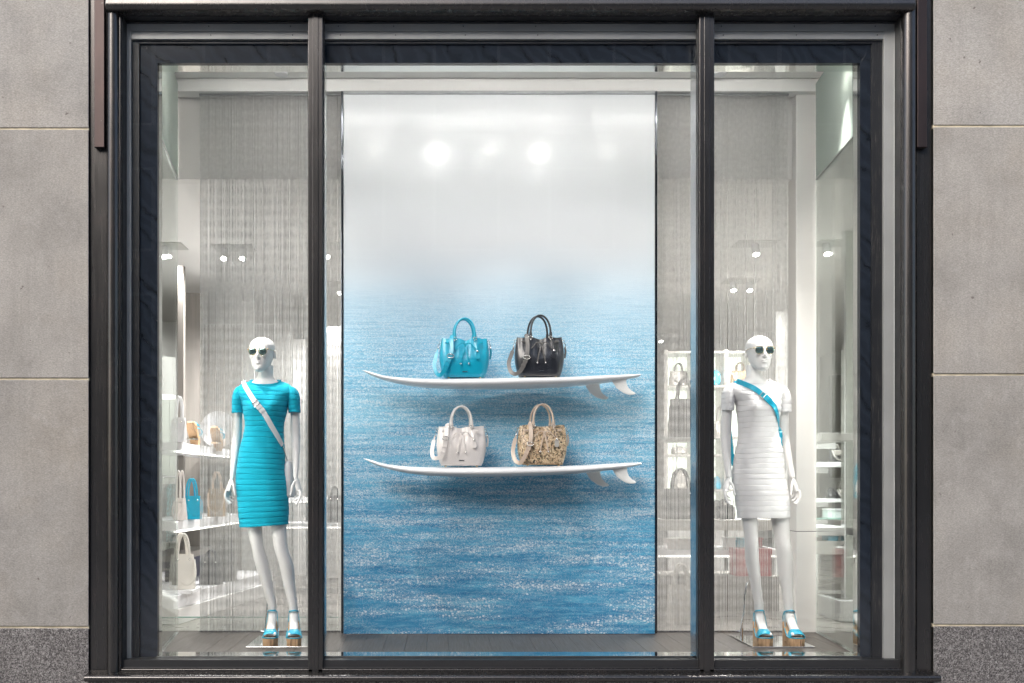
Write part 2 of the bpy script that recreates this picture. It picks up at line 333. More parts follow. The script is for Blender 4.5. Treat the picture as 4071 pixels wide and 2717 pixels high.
# ------------------------------------------------------------------ mesh building
LOC = {}
class MB:
    def __init__(s): s.v = []; s.f = []
    def add(s, vs, fs):
        o = len(s.v); s.v += [tuple(p) for p in vs]; s.f += [tuple(i + o for i in q) for q in fs]; return s
    def box(s, x0, x1, y0, y1, z0, z1):
        if x0 > x1: x0, x1 = x1, x0
        if y0 > y1: y0, y1 = y1, y0
        if z0 > z1: z0, z1 = z1, z0
        return s.add([(x0, y0, z0), (x1, y0, z0), (x1, y1, z0), (x0, y1, z0), (x0, y0, z1), (x1, y0, z1), (x1, y1, z1), (x0, y1, z1)],
                     [(0, 3, 2, 1), (4, 5, 6, 7), (0, 1, 5, 4), (1, 2, 6, 5), (2, 3, 7, 6), (3, 0, 4, 7)])
    def hull2(s, A, B):     # two matching loops -> closed prism
        n = len(A)
        return s.add(list(A) + list(B), [tuple(reversed(range(n))), tuple(range(n, 2 * n))] + [(i, (i + 1) % n, n + (i + 1) % n, n + i) for i in range(n)])
    def rings(s, rs, cap=True, capend=True):
        n = len(rs[0]); vs = [p for r in rs for p in r]; fs = []
        for k in range(len(rs) - 1):
            for i in range(n):
                j = (i + 1) % n
                fs.append((k * n + i, k * n + j, (k + 1) * n + j, (k + 1) * n + i))
        if cap: fs.append(tuple(reversed(range(n))))
        if capend: fs.append(tuple((len(rs) - 1) * n + i for i in range(n)))
        return s.add(vs, fs)
    def loft(s, rs, n=32, cap=True, capend=True):
        return s.rings([ellring(*r, n=n) for r in rs], cap, capend)
    def tube(s, path, rad, n=8, sq=1.0, up=(0, 0, 1), closed=False):
        P = [Vector(p) for p in path]; m = len(P)
        if isinstance(rad, (int, float)): rad = [rad] * m
        rs = []; nrm = None
        for i in range(m):
            if closed: t = (P[(i + 1) % m] - P[i - 1]).normalized()
            else: t = (P[min(i + 1, m - 1)] - P[max(i - 1, 0)]).normalized()
            if nrm is None:
                u = Vector(up)
                if abs(t.dot(u)) > 0.95: u = Vector((1, 0, 0))
                nrm = (u - t * u.dot(t)).normalized()
            else:
                nrm = (nrm - t * nrm.dot(t)).normalized()
            b = t.cross(nrm)
            rs.append([P[i] + nrm * (rad[i] * sq * math.cos(2 * math.pi * k / n)) + b * (rad[i] * math.sin(2 * math.pi * k / n)) for k in range(n)])
        if closed: rs.append(rs[0]); return s.rings(rs, False, False)
        return s.rings(rs)
    def ribbon(s, path, w, th, facing=(0, -1, 0)):
        P = [Vector(p) for p in path]; m = len(P); rs = []
        if isinstance(w, (int, float)): w = [w] * m
        for i in range(m):
            t = (P[min(i + 1, m - 1)] - P[max(i - 1, 0)]).normalized()
            fc = Vector(facing[i] if isinstance(facing, list) else facing)
            b = t.cross(fc)
            b = b.normalized() if b.length > 1e-4 else Vector((1, 0, 0))
            nn = b.cross(t).normalized()
            h = w[i] / 2
            rs.append([P[i] + b * h + nn * (th / 2), P[i] - b * h + nn * (th / 2), P[i] - b * h - nn * (th / 2), P[i] + b * h - nn * (th / 2)])
        return s.rings(rs)
    def ball(s, c, r, n=12, m=8):
        if isinstance(r, (int, float)): r = (r, r, r)
        rs = []
        for k in range(1, m):
            a = math.pi * k / m
            rs.append([(c[0] + r[0] * math.sin(a) * math.cos(2 * math.pi * i / n), c[1] + r[1] * math.sin(a) * math.sin(2 * math.pi * i / n), c[2] - r[2] * math.cos(a)) for i in range(n)])
        return s.rings(rs)
    def cyl(s, c0, c1, r0, r1=None, n=24):
        return s.tube([c0, c1], [r0, r0 if r1 is None else r1], n)
    def xform(s, mat):
        s.v = [tuple(mat @ Vector(p)) for p in s.v]; return s
    def build(s, name, mat, parent=None, smooth=None, bevel=0, loc=None, seg=2):
        o0 = Vector(LOC[parent.name] if parent else (loc or (0, 0, 0)))
        me = bpy.data.meshes.new(name)
        me.from_pydata([tuple(Vector(p) - o0) for p in s.v], [], s.f)
        bm = bmesh.new(); bm.from_mesh(me); bmesh.ops.recalc_face_normals(bm, faces=bm.faces); bm.to_mesh(me); bm.free()
        return link(name, me, mat, parent, smooth, bevel, loc, seg)
def link(name, me, mat, parent=None, smooth=None, bevel=0, loc=None, seg=2):
    me.materials.append(mat)
    ob = bpy.data.objects.new(name, me); COL.objects.link(ob)
    if smooth is not None:
        me.polygons.foreach_set('use_smooth', [True] * len(me.polygons))
        if smooth < 180: me.set_sharp_from_angle(angle=R(smooth))
    if bevel:
        b = ob.modifiers.new('bevel', 'BEVEL'); b.width = bevel; b.segments = seg; b.limit_method = 'ANGLE'
    if parent: ob.parent = parent; LOC[ob.name] = LOC[parent.name]
    else:
        ob.location = loc or (0, 0, 0); LOC[ob.name] = tuple(loc or (0, 0, 0))
    return ob
def tag(o, label=None, cat=None, group=None, kind=None):
    for k, v in (('label', label), ('category', cat), ('group', group), ('kind', kind)):
        if v: o[k] = v
    return o
def thing(name, label, cat, loc=(0, 0, 0), group=None, kind=None):
    o = bpy.data.objects.new(name, None); COL.objects.link(o)
    o.empty_display_size = 0.1
    o.location = loc; LOC[o.name] = tuple(loc)
    return tag(o, label, cat, group, kind)
def ellring(cx, cy, cz, rx, ry, p=2.0, drop=0.0, tilt=0.0, n=32):
    out = []
    for i in range(n):
        a = 2 * math.pi * i / n; c, sn = math.cos(a), math.sin(a)
        ex = math.copysign(abs(c) ** (2 / p), c); ey = math.copysign(abs(sn) ** (2 / p), sn)
        out.append((cx + rx * ex, cy + ry * ey, cz + drop * ey + tilt * rx * ex))
    return out
def interp(keys, t):
    """smooth interpolation of rows keyed by their first column"""
    K = np.array(keys, float); k = K[:, 0]; n = len(k)
    i = int(np.clip(np.searchsorted(k, t) - 1, 0, n - 2)); h = k[i + 1] - k[i]; u = (t - k[i]) / h
    def tan(j):
        if j == 0: return (K[1] - K[0]) / (k[1] - k[0])
        if j == n - 1: return (K[-1] - K[-2]) / (k[-1] - k[-2])
        return (K[j + 1] - K[j - 1]) / (k[j + 1] - k[j - 1])
    return ((2 * u**3 - 3 * u**2 + 1) * K[i] + (u**3 - 2 * u**2 + u) * h * tan(i) + (-2 * u**3 + 3 * u**2) * K[i + 1] + (u**3 - u**2) * h * tan(i + 1))
def smoothpath(pts, k=6):
    P = [Vector(p) for p in pts]; out = []
    for i in range(len(P) - 1):
        p0, p1, p2, p3 = P[max(i - 1, 0)], P[i], P[i + 1], P[min(i + 2, len(P) - 1)]
        for j in range(k):
            u = j / k
            out.append(0.5 * ((2 * p1) + (p2 - p0) * u + (2 * p0 - 5 * p1 + 4 * p2 - p3) * u * u + (3 * p1 - p0 - 3 * p2 + p3) * u**3))
    out.append(P[-1]); return out
# ------------------------------------------------------------------ ground, building walls
GZ = -0.55
g = MB(); g.add([(-300, -400, GZ), (300, -400, GZ), (300, 300, GZ), (-300, 300, GZ)], [(0, 1, 2, 3)])
tag(g.build('pavement', M['concrete']), kind='structure')

# the building across the street, mirrored in the glass and marble
ob_ = thing('opposite_building', 'dark stone building across the street, mirrored in the shop window glass', 'building', (0, -24, GZ))
MB().box(-26, 24, -34, -24, GZ, GZ + 15.5).build('wall', M['opp_stone'], ob_)
MB().box(-26.4, 24.4, -34.4, -23.6, GZ + 15.51, GZ + 16.2).build('cornice', M['opp_stone'], ob_, bevel=.05)
wmesh = None
for r_ in range(4):
    for k_ in range(14):
        x_, z_ = -23.4 + 3.4 * k_, GZ + 1.0 + 3.7 * r_
        MB().box(x_ - 1.0, x_ + 1.0, -23.995, -23.90, z_, z_ + 2.5).build('window_frame', M['trim'], ob_)
        w_ = MB().box(x_ - .9, x_ + .9, -23.899, -23.86, z_ + .1, z_ + 2.4).build('window', M['opp_glass'], ob_)
        MB().box(x_ - 1.15, x_ + 1.15, -23.995, -23.75, z_ - .18, z_ - .02).build('window_sill', M['opp_stone'], ob_)

FD = -0.05                                            # face of the stone
def facade(side):
    lab = {'l': 'limestone block wall on granite base left of the shop window', 'r': 'limestone block wall on granite base right of the shop window'}[side]
    edge = 352 if side == 'l' else 3712
    xe = X(edge, FD); sg = -1 if side == 'l' else 1
    rows = [(-1500, -470), (-470, 512), (512, 1507), (1507, 2495)] if side == 'l' else [(-1500, -480), (-480, 502), (502, 1490), (1490, 2487)]
    t = thing('facade_wall', lab, 'wall', (xe + sg * 1.5, FD, GZ))
    j = 0.0055
    x_far = xe + sg * 6.0
    MB().box(xe, x_far, FD + 0.006, FD + 0.35, GZ, Z(-1500, FD)).build('mortar_bed', M['mortar'], t)
    k = 0
    for ri, (a, b) in enumerate(rows):
        cuts = [0, 1.55, 3.2, 4.8, 6.0] if ri % 2 else [0, 0.9, 2.5, 4.2, 6.0]
        if ri in (1, 2): cuts = [0] + cuts[1:]
        for c0, c1 in zip(cuts, cuts[1:]):
            xa, xb = xe + sg * (c0 + (j if c0 else 0)), xe + sg * (c1 - j)
            MB().box(xa, xb, FD + rnd.uniform(-0.001, 0.001), FD + 0.30, Z(b, FD) + j, Z(a, FD) - j).build('stone_block', M['stone'][k % 3], t, bevel=0.004)
            k += 1
    for c0, c1 in ((0, 1.9), (1.9, 4.0), (4.0, 6.0)):
        MB().box(xe + sg * (c0 + (j if c0 else 0)), xe + sg * (c1 - j), FD + 0.002, FD + 0.30, GZ, Z(rows[-1][1], FD) - j).build('granite_slab', M['granite'], t, bevel=0.004)
facade('l'); facade('r')
t = thing('plinth_wall', 'speckled granite base under the bronze window sill', 'wall', (X(2030, 0), 0, GZ))
for a, b in ((352, 1500), (1500, 2600), (2600, 3712)):
    MB().box(X(a, 0) + 0.001, X(b, 0) - 0.004, -0.03, 0.20, GZ, Z(2696, -0.03)).build('granite_slab', M['granite'], t, bevel=0.003)
t = thing('lintel_wall', 'limestone wall above the bronze window header, out of the picture', 'wall', (X(2030, 0), 0, Z(-60, 0)))
for a, b in ((352, 1480), (1480, 2600), (2600, 3712)):
    MB().box(X(a, FD) + 0.004, X(b, FD) - 0.004, FD, 0.34, Z(-90, FD), Z(-1500, FD)).build('stone_block', M['stone'][1], t, bevel=0.004)

# ------------------------------------------------------------------ bronze shop window
win = thing('shop_window', 'large bronze framed shop window with three glass panes', 'window', (X(2030, 0), 0, Z(2700, 0)))
def rect(L, T, RR, B, d): return [(X(L, d), Z(T, d)), (X(RR, d), Z(T, d)), (X(RR, d), Z(B, d)), (X(L, d), Z(B, d))]
def ring(names, O, I, d0, d1, mat, bevel=0.0015, parent=None, sides='TRBL'):
    o, i = rect(*O, d0), rect(*I, d0)
    for k, sd in enumerate('TRBL'):
        if sd not in sides: continue
        q = [o[k], o[(k + 1) % 4], i[(k + 1) % 4], i[k]]
        MB().hull2([(p[0], d0, p[1]) for p in q], [(p[0], d1, p[1]) for p in q]).build(names[k], mat, parent or win, bevel=bevel)
N4 = lambda a: (a + '_head', a + '_jamb', a + '_sill', a + '_jamb')
# flat outer band of bronze
for a, b in ((352, 426), (3644, 3714)):
    MB().box(X(a, -.03) + .001, X(b, -.03), -0.03, 0.3, Z(2690, -.03), Z(-60, -.03)).build('outer_band', M['bronze'], win, bevel=0.002)
# shutter guide rails
for a, b in ((375, 415), (3647, 3686)):
    m = MB(); m.box(X(a, -.06), X(b, -.06), -0.062, -0.03, Z(586, -.06), Z(-60, -.06)); m.build('shutter_guide', M['bronze_red'], win, bevel=0.0025)
# half round jambs
for a, b in ((424, 472), (3588, 3644)):
    xa, xb = X(a, -.06), X(b, -.06); c = (xa + xb) / 2; r = (xb - xa) / 2
    prof = [(c - r * math.cos(math.pi * k / 14), -0.045 - r * 1.0 * math.sin(math.pi * k / 14)) for k in range(15)] + [(xb, 0.2), (xa, 0.2)]
    z0, z1 = Z(2690, -.06), Z(10, -.06)
    MB().hull2([(p[0], p[1], z0) for p in prof], [(p[0], p[1], z1) for p in prof]).build('half_round_jamb', M['bronze'], win, smooth=35)
# header with a bull nose
za, zb = Z(41, -.10), Z(-70, -.10); xa, xb = X(418, -.10), X(3640, -.10)
prof = [(-0.03, za - .0), (-0.075, za), (-0.095, za + .006), (-0.107, za + 0.018), (-0.11, za + .035), (-0.105, za + 0.052), (-0.10, zb), (-0.03, zb)]
MB().hull2([(xa, p[0], p[1]) for p in prof], [(xb, p[0], p[1]) for p in prof]).build('header', M['bronze'], win, smooth=40, bevel=0.006)
MB().box(X(352, -.03) + .001, X(3714, -.03), -0.045, 0.3, Z(-60, -.03), Z(-95, -.03)).build('header_cap', M['bronze'], win)
# inner bronze frame and black glazing gasket
ring(N4('inner_frame'), (470, 34, 3590, 2692), (482, 60, 3586, 2661), -0.05, 0.02, M['bronze'], 0.003)
ring(N4('frame_bead'), (474, 46, 3588, 2684), (478, 50, 3587, 2678), -0.054, -0.045, M['bronze'], 0.001)
ring(N4('gasket'), (481, 59, 3587, 2662), (489, 68, 3578, 2654), -0.035, 0.02, M['black'], 0.001)
# sill
za, zb = Z(2714, -.13), Z(2687, -.13)
xa, xb = X(331, -.13), X(3745, -.13); rr = (zb - za) / 2
prof = [(-0.02, zb + .012), (-0.10, zb)] + [(-0.11 - rr * math.sin(math.pi * k / 10), (za + zb) / 2 + rr * math.cos(math.pi * k / 10)) for k in range(11)] + [(-0.10, za), (-0.02, za)]
MB().hull2([(xa, p[0], p[1]) for p in prof], [(xb, p[0], p[1]) for p in prof]).build('sill', M['bronze'], win, smooth=40, bevel=0.004)
# scuffed black rebate, pale trim, black gap, marble border
ring(N4('black_rebate'), (484, 62, 3584, 2662), (500, 90, 3562, 2643), 0.012, 0.05, M['scuffed'])
ring(N4('pale_trim'), (499, 89, 3563, 2646), (520, 124, 3514, 2638), 0.030, 0.06, M['trim'], 0.002, sides='TRL')
ring(N4('pale_trim_inner'), (512, 126, 3545, 2646), (519, 156, 3516, 2638), 0.034, 0.07, M['trim'], 0.002, sides='T')
ring(N4('trim_bead'), (3546, 126, 3557, 2646), (3548, 126, 3556, 2646), 0.026, 0.04, M['white_gloss'], 0.001, sides='R')
ring(N4('black_gap'), (516, 150, 3518, 2646), (554, 174, 3466, 2641), 0.052, 0.08, M['scuffed'])
OPL, OPT, OPR, OPB = 626, 251, 3419, 2633
ring(N4('marble_border'), (550, 170, 3470, 2648), (OPL, OPT, OPR, OPB), 0.066, 0.10, M['marble'], 0.001, sides='TRL')
ring(N4('sill_plate'), (500, 200, 3560, 2662), (520, 210, 3540, OPB), 0.04, 0.10, M['scuffed'], 0.001, sides='B')
# screws in the pale trim
for px in (830, 1155, 1345, 1565, 1842, 2130, 2868, 3158, 3480):
    for py, d in ((105, .0285), (140, .0325)):
        c = (X(px + (8 if py > 120 else 0), d), d, Z(py, d)); MB().cyl((c[0], d - .001, c[2]), (c[0], d + .004, c[2]), .0034, n=10).build('screw', M['trim_dark'], win)
# mirror-lined return behind the marble
ol, orr, ot, ob = X(OPL, .10), X(OPR, .10), Z(OPT, .066), Z(OPB, .066)
ol, orr = X(OPL, .066), X(OPR, .066)
MB().box(ol - .006, ol, 0.1015, 0.16, ob, ot).build('mirror_return', M['mirror'], win)
MB().box(orr, orr + .006, 0.1015, 0.16, ob, ot).build('mirror_return', M['mirror'], win)
MB().box(ol, orr, 0.1015, 0.185, ot, ot + .006).build('mirror_return', M['mirror'], win)
MB().box(ol, orr, 0.045, 0.18, 0.003, 0.010).build('mirror_sill', M['mirror'], win)
MB().box(orr + .0065, orr + .02, .13, .165, 0.004, ot + .3).build('steel_edge', M['steel'], win)
# mullions, each a fin running back through the glass
for a, b in ((1225, 1283), (2781, 2840)):
    x0, x1 = X(a, -.05), X(b, -.05); w = x1 - x0
    mu = MB().box(x0, x1, -0.05, -0.012, Z(2680, -.05), Z(40, -.05)).build('mullion', M['bronze'], win, bevel=0.003)
    MB().box(x0 + w * .30, x1 - w * .30, -0.054, -0.049, Z(2672, -.05), Z(52, -.05)).build('mullion_ridge', M['bronze'], mu, bevel=0.002)
    MB().box(x0 + .004, x1 - .004, 0.0125, 0.165, 0.012, ot + .02 if False else Z(90, 0.03)).build('mullion_fin', M['steel'], mu, bevel=0.002)
    for xx in (x0 - .004, x1 - .004): MB().box(xx, xx + .008, -0.03, 0.012, Z(2668, -.05), Z(58, -.05)).build('gasket', M['black'], mu)
# panes
for a, b in ((486, 1227), (1281, 2783), (2838, 3582)):
    MB().box(X(a, 0), X(b, 0), -0.005, 0.005, Z(2658, 0), Z(63, 0)).build('glass_pane', M['glass'], win)

# ------------------------------------------------------------------ display bay
ZC = CZ + 2.63; ZF = CZ + 2.553; ZS = CZ + 2.02       # bay ceiling, bottom of its rear fascia, store ceiling
XL, XR = X(OPL, .066) - .95, X(OPR, .066) + .95
fl = thing('display_floor', None, None, (0, .5, 0), kind='structure')
xx = X(OPL, .066) - .42
while xx < X(OPR, .066) + .45:
    w = 0.128
    MB().box(xx, xx + w - .0012, 0.181, 1.08, -0.04, rnd.uniform(-.0004, .0004)).build('plank', M['wood_floor'], fl, bevel=0.0008, seg=1)
    xx += w
tag(MB().box(XL, XR, -0.028, 0.18, -0.30, 0.0).build('bay_sill_base', M['black']), kind='structure')
tag(MB().box(XL - .05, XR + .05, 0.02, 0.93, ZC, ZC + 0.08).build('bay_ceiling', M['ceil']), kind='structure')
tag(MB().box(XL - .05, XR + .05, 0.055, 0.0955, Z(171, .066), ZC - .001).build('bay_head_wall', M['white_wall']), kind='structure')
fa = MB(); fa.box(XL - .05, XR + .05, 0.955, 1.06, ZF, ZC + .08)
tag(fa.build('bay_fascia_ceiling', M['ceil'], bevel=0.002), kind='structure')
tag(MB().box(XL - .05, XR + .05, 0.931, 0.954, ZC + .02, ZC + .08).build('ceiling_slot', M['mid_grey']), kind='structure')
for sx in (-1, 1):                                   # outer side walls of the bay, behind the marble
    xw = XL if sx < 0 else XR
    tag(MB().box(xw - .06, xw + .06, 0.0, 1.08, -0.3, ZC).build('bay_side_wall', M['white_wall']), kind='structure')
    xe = ol if sx < 0 else orr
    tag(MB().box(xw, xe + sx * .021, 0.101, 0.125, 0.0, ZC).build('bay_return_wall', M['white_wall']), kind='structure')
# splayed glass side screens: frosted upper pane, clear lower pane
for sx, pa, pb, nm in ((-1, 637, 704, 'left'), (1, 3393, 3246, 'right')):
    xa, xb = X(pa, .165), X(pb, .95)
    t = thing('glass_screen', 'splayed glass side screen with frosted green top at the %s end of the display' % nm, 'glass screen', ((xa + xb) / 2, .55, 0))
    def pane(z0, z1, name, mat):
        th = .005
        MB().hull2([(xa - th, .165, z0), (xa + th, .165, z0), (xb + th, .95, z0), (xb - th, .95, z0)],
                   [(xa - th, .165, z1), (xa + th, .165, z1), (xb + th, .95, z1), (xb - th, .95, z1)]).build(name, mat, t)
    zm = Z(715, .95)
    pane(0.012, zm - .004, 'lower_pane', M['glass_green']); pane(zm + .004, ZC - .03, 'upper_pane', M['glass_frost'])
    th = .008
    MB().hull2([(xa - th, .165, zm - .0035), (xa + th, .165, zm - .0035), (xb + th, .95, zm - .0035), (xb - th, .95, zm - .0035)],
               [(xa - th, .165, zm + .0035), (xa + th, .165, zm + .0035), (xb + th, .95, zm + .0035), (xb - th, .95, zm + .0035)]).build('joint_bead', M['steel'], t)
    th = .012
    MB().hull2([(xa - th, .165, .001), (xa + th, .165, .001), (xb + th, .95, .001), (xb - th, .95, .001)],
               [(xa - th, .165, .0115), (xa + th, .165, .0115), (xb + th, .95, .0115), (xb - th, .95, .0115)]).build('floor_channel', M['chrome'], t)
# low glass upstand along the back of the bay
t = thing('glass_upstand', 'low pale green glass upstand behind the left chain curtain', 'glass panel', (X(900, 1.02), 1.06, 0))
MB().box(X(704, 1.05), X(1360, 1.05), 1.062, 1.072, 0.003, Z(2457, 1.06)).build('pane', M['glass_green'], t)
MB().box(X(704, 1.05), X(1360, 1.05), 1.0615, 1.0725, Z(2457, 1.06), Z(2453, 1.06)).build('top_edge', M['glass_edge'], t)
# white pier at right
t = thing('white_pier', 'plain white panelled pier behind the mannequin in the white dress', 'pier', (X(3205, 1), 1.0, 0))
xa, xb = X(3166, 1.0), X(3247, 1.0)
MB().box(xa, xb, 1.0, 1.16, Z(2114, 1.0) + .002, ZF - .002).build('upper_panel', M['white_wall'], t, bevel=.002)
MB().box(xa, xb, 1.0, 1.16, 0.0, Z(2114, 1.0) - .002).build('lower_panel', M['white_wall'], t, bevel=.002)
MB().box(xa + .002, xb - .002, 1.004, 1.155, Z(2114, 1.0) - .004, Z(2114, 1.0) + .004).build('joint', M['trim_dark'], t)

# smoke detector discs
for px in (1119, 2860):
    d = .855; c = (X(px, d), d, ZC)
    t = thing('ceiling_speaker', 'round white ceiling disc above the %s' % ('turquoise dress mannequin' if px < 2000 else 'right mullion'), 'ceiling speaker', c, 'ceiling discs')
    MB().cyl((c[0], d, ZC - .012), (c[0], d, ZC), .043, .046, 28).build('cover', M['white_gloss'], t, smooth=40)
    MB().cyl((c[0], d, ZC - .003), (c[0], d, ZC + .0), .05, n=28).build('rim', M['grey_wall'], t, smooth=40)

# sea mural on its chrome-edged panel
MD = 0.92
mx0, mx1, mz0, mz1 = X(1366, MD), X(2603, MD), Z(2522, MD), Z(377, MD)
t = thing('sea_mural', 'tall mural panel printed with glittering blue sea under pale sky', 'mural', ((mx0 + mx1) / 2, MD, mz0))
MB().box(mx0, mx1, MD, MD + .02, mz0, mz1).build('printed_panel', M['mural'], t)
MB().box(mx0 - .02, mx1 + .02, MD + .021, MD + .034, 0.003, mz1 + .004).build('backing_board', M['white_wall'], t)
for a, b in ((mx0 - .016, mx0 - .002), (mx1 + .002, mx1 + .016)):
    MB().box(a, b, MD - .006, MD + .0205, 0.006, mz1 + .022).build('chrome_edge', M['dark_chrome'], t, bevel=.003)
MB().box(mx0 - .0015, mx1 + .0015, MD - .004, MD + .0205, mz1 + .002, mz1 + .024).build('top_rail', M['steel'], t, bevel=.002)
MB().box(mx0 - .0015, mx1 + .0015, MD - .004, MD + .0205, 0.004, mz0 - .002).build('bottom_rail', M['dark_chrome'], t, bevel=.002)

# chain curtains
def chain(pa, pb, label):
    d = 1.0; xa, xb = X(pa, d), X(pb, d)
    t = thing('chain_curtain', label, 'chain curtain', ((xa + xb) / 2, d, 0), 'silver chain curtains')
    MB().box(xa, xb, d - .012, d + .012, ZF - .012, ZF - .001).build('top_rail', M['steel'], t)
    m = MB(); x = xa + .004; k = 0; z0, z1 = 0.012, ZF - .012; nz = 96; dens = 0.5
    while x < xb - .002:
        r = rnd.uniform(.0011, .0016); y = d + rnd.uniform(-.006, .006); ph = rnd.random() * 6
        rs = []
        for j in range(nz + 1):
            z = z0 + (z1 - z0) * j / nz
            xo = x + (.0005 if j % 2 else -.0005) + .0005 * math.sin(z * 2.1 + ph); rr = r * (1.2 if j % 2 else .8)
            rs.append([(xo - rr, y, z), (xo, y - rr, z), (xo + rr, y, z), (xo, y + rr, z)] if False else [(xo - rr, y + rr * .5, z), (xo, y - rr, z), (xo + rr, y + rr * .5, z)])
        m.rings(rs); k += 1
        dens = min(1, max(0, dens + rnd.uniform(-.22, .22)))
        x += .0033 + .0013 * dens + (rnd.uniform(.002, .004) if rnd.random() < .03 else 0)
    tag(m.build('chain_strands', M['chain'], t, smooth=60), kind='stuff')
    tag(MB().box(xa, xb, d - .004, d + .004, 0.001, 0.0118).build('bottom_weight', M['steel'], t))
chain(793, 1364, 'silver metal chain curtain hanging behind the turquoise dress mannequin')
chain(2606, 3134, 'silver metal chain curtain hanging behind the white dress mannequin')

# spotlights of the display bay, hung under its ceiling out of sight behind the window head; the low mural ones are added fill
def bay_spot(x, y, z, target, power, label, size=70, blend=.6):
    t = thing('track_spotlight', label, 'spotlight', (x, y, ZC - .001), 'spotlights under the display ceiling')
    v = (Vector(target) - Vector((x, y, z))).normalized(); c = Vector((x, y, z))
    MB().cyl((x, y, ZC - .002), (x, y, ZC - .014), .04, n=20).build('mount_plate', M['white_gloss'], t)
    MB().cyl((x, y, ZC - .014), c - v * .03, .008, n=10).build('stem', M['white_gloss'], t)
    MB().tube([c - v * .09, c - v * .06, c], [.03, .036, .038], 20).build('head', M['white_gloss'], t, smooth=40)
    MB().tube([c + v * .0005, c + v * .004], [.032, .032], 20).build('lens', M['lamp_glow'], t)
    l = bpy.data.lights.new('spot_light', 'SPOT'); l.energy = power; l.spot_size = R(size); l.spot_blend = blend
    l.shadow_soft_size = .035; l.color = (1.0, .955, .90)
    lo = bpy.data.objects.new('spot_light', l); COL.objects.link(lo); lo.parent = t
    lo.location = (c + v * .012) - Vector(LOC[t.name]); lo.rotation_euler = (-v).to_track_quat('Z', 'Y').to_euler()
SPZ = CZ + 2.43
for x, y, tg, p, lb, sz, sp in (
    (-1.84, .26, (-1.36, .55, .75), 150, 'white spotlight at the left end aimed at the turquoise dress', 62, 1),
    (-1.30, .13, (-1.44, .58, .55), 150, 'white spotlight second from the left aimed at the turquoise dress', 60, 1),
    (-.84, .14, (-.76, .88, -.3), 170, 'added white fill spotlight third from the left aimed low on the mural', 58, 1),
    (-.394, .12, (-.45, .85, 1.5), 8, 'white spotlight left of the centre aimed at the middle of the mural', 130, .9),
    (0, .14, (0, .88, -.3), 170, 'added white fill spotlight in the centre aimed low on the mural', 58, 1),
    (.335, .12, (.45, .85, 1.5), 8, 'white spotlight right of the centre aimed at the middle of the mural', 130, .9),
    (.84, .14, (.76, .88, -.3), 170, 'added white fill spotlight third from the right aimed low on the mural', 58, 1),
    (1.27, .13, (1.55, .58, .55), 150, 'white spotlight second from the right aimed at the white dress', 60, 1),
    (1.90, .26, (1.58, .55, .75), 150, 'white spotlight at the right end aimed at the white dress', 62, 1)):
    bay_spot(x, y, SPZ, tg, p, lb, sz, sp)
# unseen light tubes added to brighten the bay, hidden by the window head
for xa_, xb_, lb in ((-1.85, -.63, 'long added fill light tube under the ceiling above the turquoise dress'), (-.58, .62, 'long added fill light tube under the ceiling above the mural'), (.67, 1.88, 'long added fill light tube under the ceiling above the white dress')):
    t = thing('added_light_tube', lb, 'light tube', ((xa_ + xb_) / 2, .28, ZC), 'added light tubes under the display ceiling')
    MB().box(xa_, xb_, .262, .298, ZC - .018, ZC - .001).build('batten', M['white_gloss'], t, bevel=.002)
    MB().tube([(xa_ + .03, .28, ZC - .042), (xb_ - .03, .28, ZC - .042)], .013, 16).build('tube', M['fill_tube_glow'], t, smooth=60)
    for q in (xa_, xb_ - .03): MB().box(q, q + .03, .266, .294, ZC - .058, ZC - .0185).build('end_cap', M['white_gloss'], t, bevel=.003)

# upright fill tubes added behind the marble jambs to light the display sideways
for sx, nm in ((-1, 'left'), (1, 'right')):
    x = ol - .052 if sx < 0 else orr + .062
    t = thing('added_upright_tube', 'added upright fill tube hidden behind the %s marble jamb' % nm, 'light tube', (x, .16, 0), 'added upright light tubes')
    MB().box(x - .018, x + .018, .1265, .142, .25, 3.15).build('batten', M['white_gloss'], t, bevel=.002)
    MB().tube([(x, .162, .30), (x, .162, 3.10)], .013, 16).build('tube', M['fill_side_glow'], t, smooth=60)
    for q in (.26, 3.10): MB().box(x - .014, x + .014, .1425, .178, q, q + .04).build('end_cap', M['white_gloss'], t, bevel=.003)

